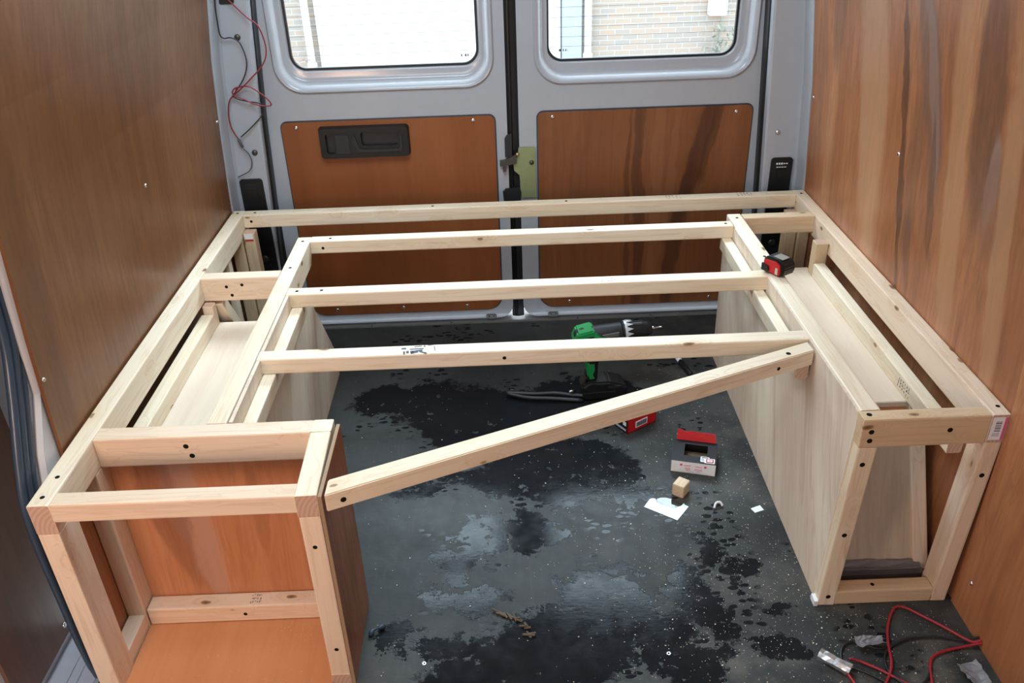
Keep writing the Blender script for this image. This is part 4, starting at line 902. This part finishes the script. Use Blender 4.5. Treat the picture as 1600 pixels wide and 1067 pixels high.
# sawdust and chips on the floor
bm = bmesh.new(); rr = random.Random(21); cnt = 0
while cnt < 2600:
    x = rr.uniform(.30, 1.70); y = rr.uniform(-.12, 1.10)
    dens = .05+.95*max(0, min(1, (x-.85)/.5))*max(.15, 1-abs(y-.15)/1.0)
    if x > 1.445 and y > .14: continue
    if x < .5 and y < .25: continue
    if x < .3: continue
    if rr.random() > dens: continue
    s = .85*rr.choice((.0007, .0009, .0012, .0016, .0024 if rr.random() < .3 else .0010)); a = rr.uniform(0, 6.28); c, q = math.cos(a)*s, math.sin(a)*s; k = rr.uniform(.3, 1)
    z = .0006+rr.uniform(0, .001)
    bm.faces.new([bm.verts.new(p) for p in ((x-c, y-q, z), (x+q*k, y-c*k, z+.0004), (x+c, y+q, z+.0006), (x-q*k, y+c*k, z))]); cnt += 1
tag(from_bm('sawdust', bm, M['dust']), 'sawdust and pale wood chips scattered over the dark floor, thickest right', 'sawdust', kind='stuff')
bm = bmesh.new()
for i in range(160):
    x = rr.uniform(.10, .43); y = rr.uniform(-.05, .15); s = .0010
    if x < .3 and rr.random() < .8: continue
    a = rr.uniform(0, 6.28); c, q = math.cos(a)*s, math.sin(a)*s
    bm.faces.new([bm.verts.new(p) for p in ((x-c, y-q, .0095), (x+q*.5, y-c*.5, .0098), (x+c, y+q, .0100), (x-q*.5, y+c*.5, .0095))])
tag(from_bm('wood_dust', bm, M['dust']), 'fine pale wood dust on the orange base of the left box', 'dust', kind='stuff')

# ---------------------------------------------------------------- wires hanging on the left pillar
def wire(name, pts, r, mat, label, par=None): 
    o = tube(name, pts, r, M[mat], par, True, 8, 6)
    if par is None: tag(o, label, 'wire')
    return o
bw = [(.060, 1.370, 1.10), (.050, 1.372, 1.05), (.046, 1.376, 1.0), (.045, 1.380, .970), (.052, 1.385, .959), (.073, 1.386, .959), (.094, 1.386, .943), (.103, 1.386, .895), (.088, 1.386, .852), (.056, 1.386, .812), (.046, 1.386, .800), (.060, 1.386, .790), (.085, 1.386, .783), (.116, 1.400, .772), (.122, 1.405, .756), (.115, 1.400, .738), (.079, 1.388, .705), (.046, 1.388, .680)]
wire('hanging_wire', bw, .0018, 'black_wire', 'thin black wire looping down the left rear pillar')
rw = [(.078, 1.386, 1.068), (.088, 1.384, 1.054), (.124, 1.384, 1.014), (.151, 1.390, .986), (.161, 1.395, .940), (.157, 1.395, .905), (.140, 1.392, .877), (.111, 1.386, .851), (.076, 1.384, .822), (.054, 1.384, .806), (.036, 1.384, .790), (.028, 1.383, .770), (.023, 1.383, .740), (.025, 1.383, .707), (.036, 1.386, .676)]
wire('hanging_wire', rw, .0020, 'dark_red_wire', 'long red wire curving down the left rear pillar to a connector')
rw2 = [(.054, 1.382, .806), (.066, 1.380, .824), (.098, 1.380, .826), (.130, 1.385, .801), (.148, 1.390, .778), (.145, 1.390, .767), (.110, 1.384, .773), (.073, 1.382, .792), (.052, 1.381, .803), (.048, 1.380, .812), (.056, 1.380, .822), (.070, 1.380, .826)]
wire('wire_loop', rw2, .0020, 'dark_red_wire', 'red wire loop sticking out sideways in front of the left pillar')
cw = tag(empty('inline_connector', (.040, 1.388, .66)), 'small grey connector with a short tail on the left rear pillar', 'connector')
bm = bmesh.new(); lathe(bm, [(0, .003), (.002, .0042), (.026, .0042), (.028, .003)], (-.004, 0, .014), (.35, 0, -1), 10); local(cw, 'sleeve', bm, M['grey_wire'], True)
tb = tube('tail', [(.046, 1.388, .644), (.060, 1.388, .624), (.063, 1.388, .600), (.050, 1.388, .575), (.012, 1.392, .556)], .0016, M['grey_wire'], cw)
# cables on the floor, from the right wall
z = .005
redA = [(1.722, .029, .020), (1.700, .031, .012), (1.665, .070, .010), (1.637, .105, z), (1.612, .128, z), (1.593, .130, z), (1.574, .110, z), (1.553, .074, z), (1.538, .034, z+.002), (1.527, -.006, z+.004), (1.512, -.034, z), (1.480, -.070, z), (1.44, -.10, z)]
wire('floor_cable', redA, .0028, 'red_wire', 'red cable looping highest on the floor before the right box')
redB = [(1.722, .024, .016), (1.678, .024, z), (1.640, .016, z), (1.612, .003, z), (1.597, -.020, z), (1.585, -.055, z), (1.57, -.10, z)]
wire('floor_cable', redB, .0028, 'red_wire', 'short red cable curving to the bottom edge beside grey tape')
redC = [(1.448, .004, .010), (1.470, .000, z), (1.500, -.020, z), (1.528, -.045, z), (1.56, -.07, z)]
wire('floor_cable', redC, .0026, 'red_wire', 'red cable running from the silver tape under the looping red cable')
blkA = [(1.722, .036, .018), (1.690, .038, .008), (1.650, .050, z), (1.618, .052, z), (1.586, .050, z), (1.555, .039, z), (1.530, .022, z), (1.516, -.004, z), (1.518, -.035, z), (1.545, -.060, z), (1.575, -.050, z), (1.60, -.02, .004)]
wire('floor_cable', blkA, .0024, 'black_wire', 'black cable arching behind the red loop on the floor')
blkB = [(1.535, .030, .004), (1.515, .030, .004), (1.475, .048, .004), (1.452, .040, .004), (1.440, .022, .004), (1.436, .000, .004), (1.452, -.012, .004), (1.480, -.030, .004), (1.51, -.055, .004)]
wire('floor_cable', blkB, .0024, 'black_wire', 'black cable bending round the small grey tape scrap at left')
def crumple(name, c, L, W, rz, mat, label, seed, roll=False):
    rr = random.Random(seed); bm = bmesh.new(); nx, ny = 9, 6; g = []
    for i in range(nx):
        row = []
        for j in range(ny):
            u, v = i/(nx-1)-.5, j/(ny-1)-.5; flare = 1+.35*abs(u)
            if roll: ang_ = v*4.2; row.append(bm.verts.new((u*L, math.sin(ang_)*W*.32*flare, W*.30+math.cos(ang_)*W*.28*flare+rr.uniform(-.0012, .0012))))
            else: row.append(bm.verts.new((u*L+rr.uniform(-.002, .002), v*W*(1-.5*max(0, u))+rr.uniform(-.002, .002), .004+abs(v)*.012+rr.uniform(0, .004))))
        g.append(row)
    for i in range(nx-1):
        for j in range(ny-1): bm.faces.new((g[i][j], g[i+1][j], g[i+1][j+1], g[i][j+1]))
    m = Matrix.Translation(c) @ Matrix.Rotation(rz, 4, 'Z'); bmesh.ops.transform(bm, matrix=m, verts=bm.verts)
    o = from_bm(name, bm, mat); o.modifiers.new('thick', 'SOLIDIFY').thickness = .0008; tag(o, label, 'tape')
    return o
crumple('tape_scrap', (1.418, -.004, .002), .062, .036, math.radians(-42), M['foil'], 'shiny silver tape wrapped round a cable end, bottom right floor', 1, True)
wire('floor_cable', [(1.432, -.030, .012), (1.440, -.055, .008), (1.450, -.09, .006)], .0030, 'red_wire', 'stub of red cable leaving the silver tape at the bottom edge')
crumple('tape_scrap', (1.500, .036, .010), .056, .024, math.radians(5), M['grey_tape'], 'small grey tape scrap lying across the black cable', 2)
crumple('tape_scrap', (1.668, -.045, .006), .050, .040, math.radians(-80), M['grey_tape'], 'grey tape scrap standing at the bottom edge by the right wall', 3)
# silver tape along the foot of the sloping panel
tpg = crumple('tape_strip', (1.60, .232, .014), .170, .030, 0, M['grey_tape'], 'strip of grey tape along the foot of the sloping box panel', 6)
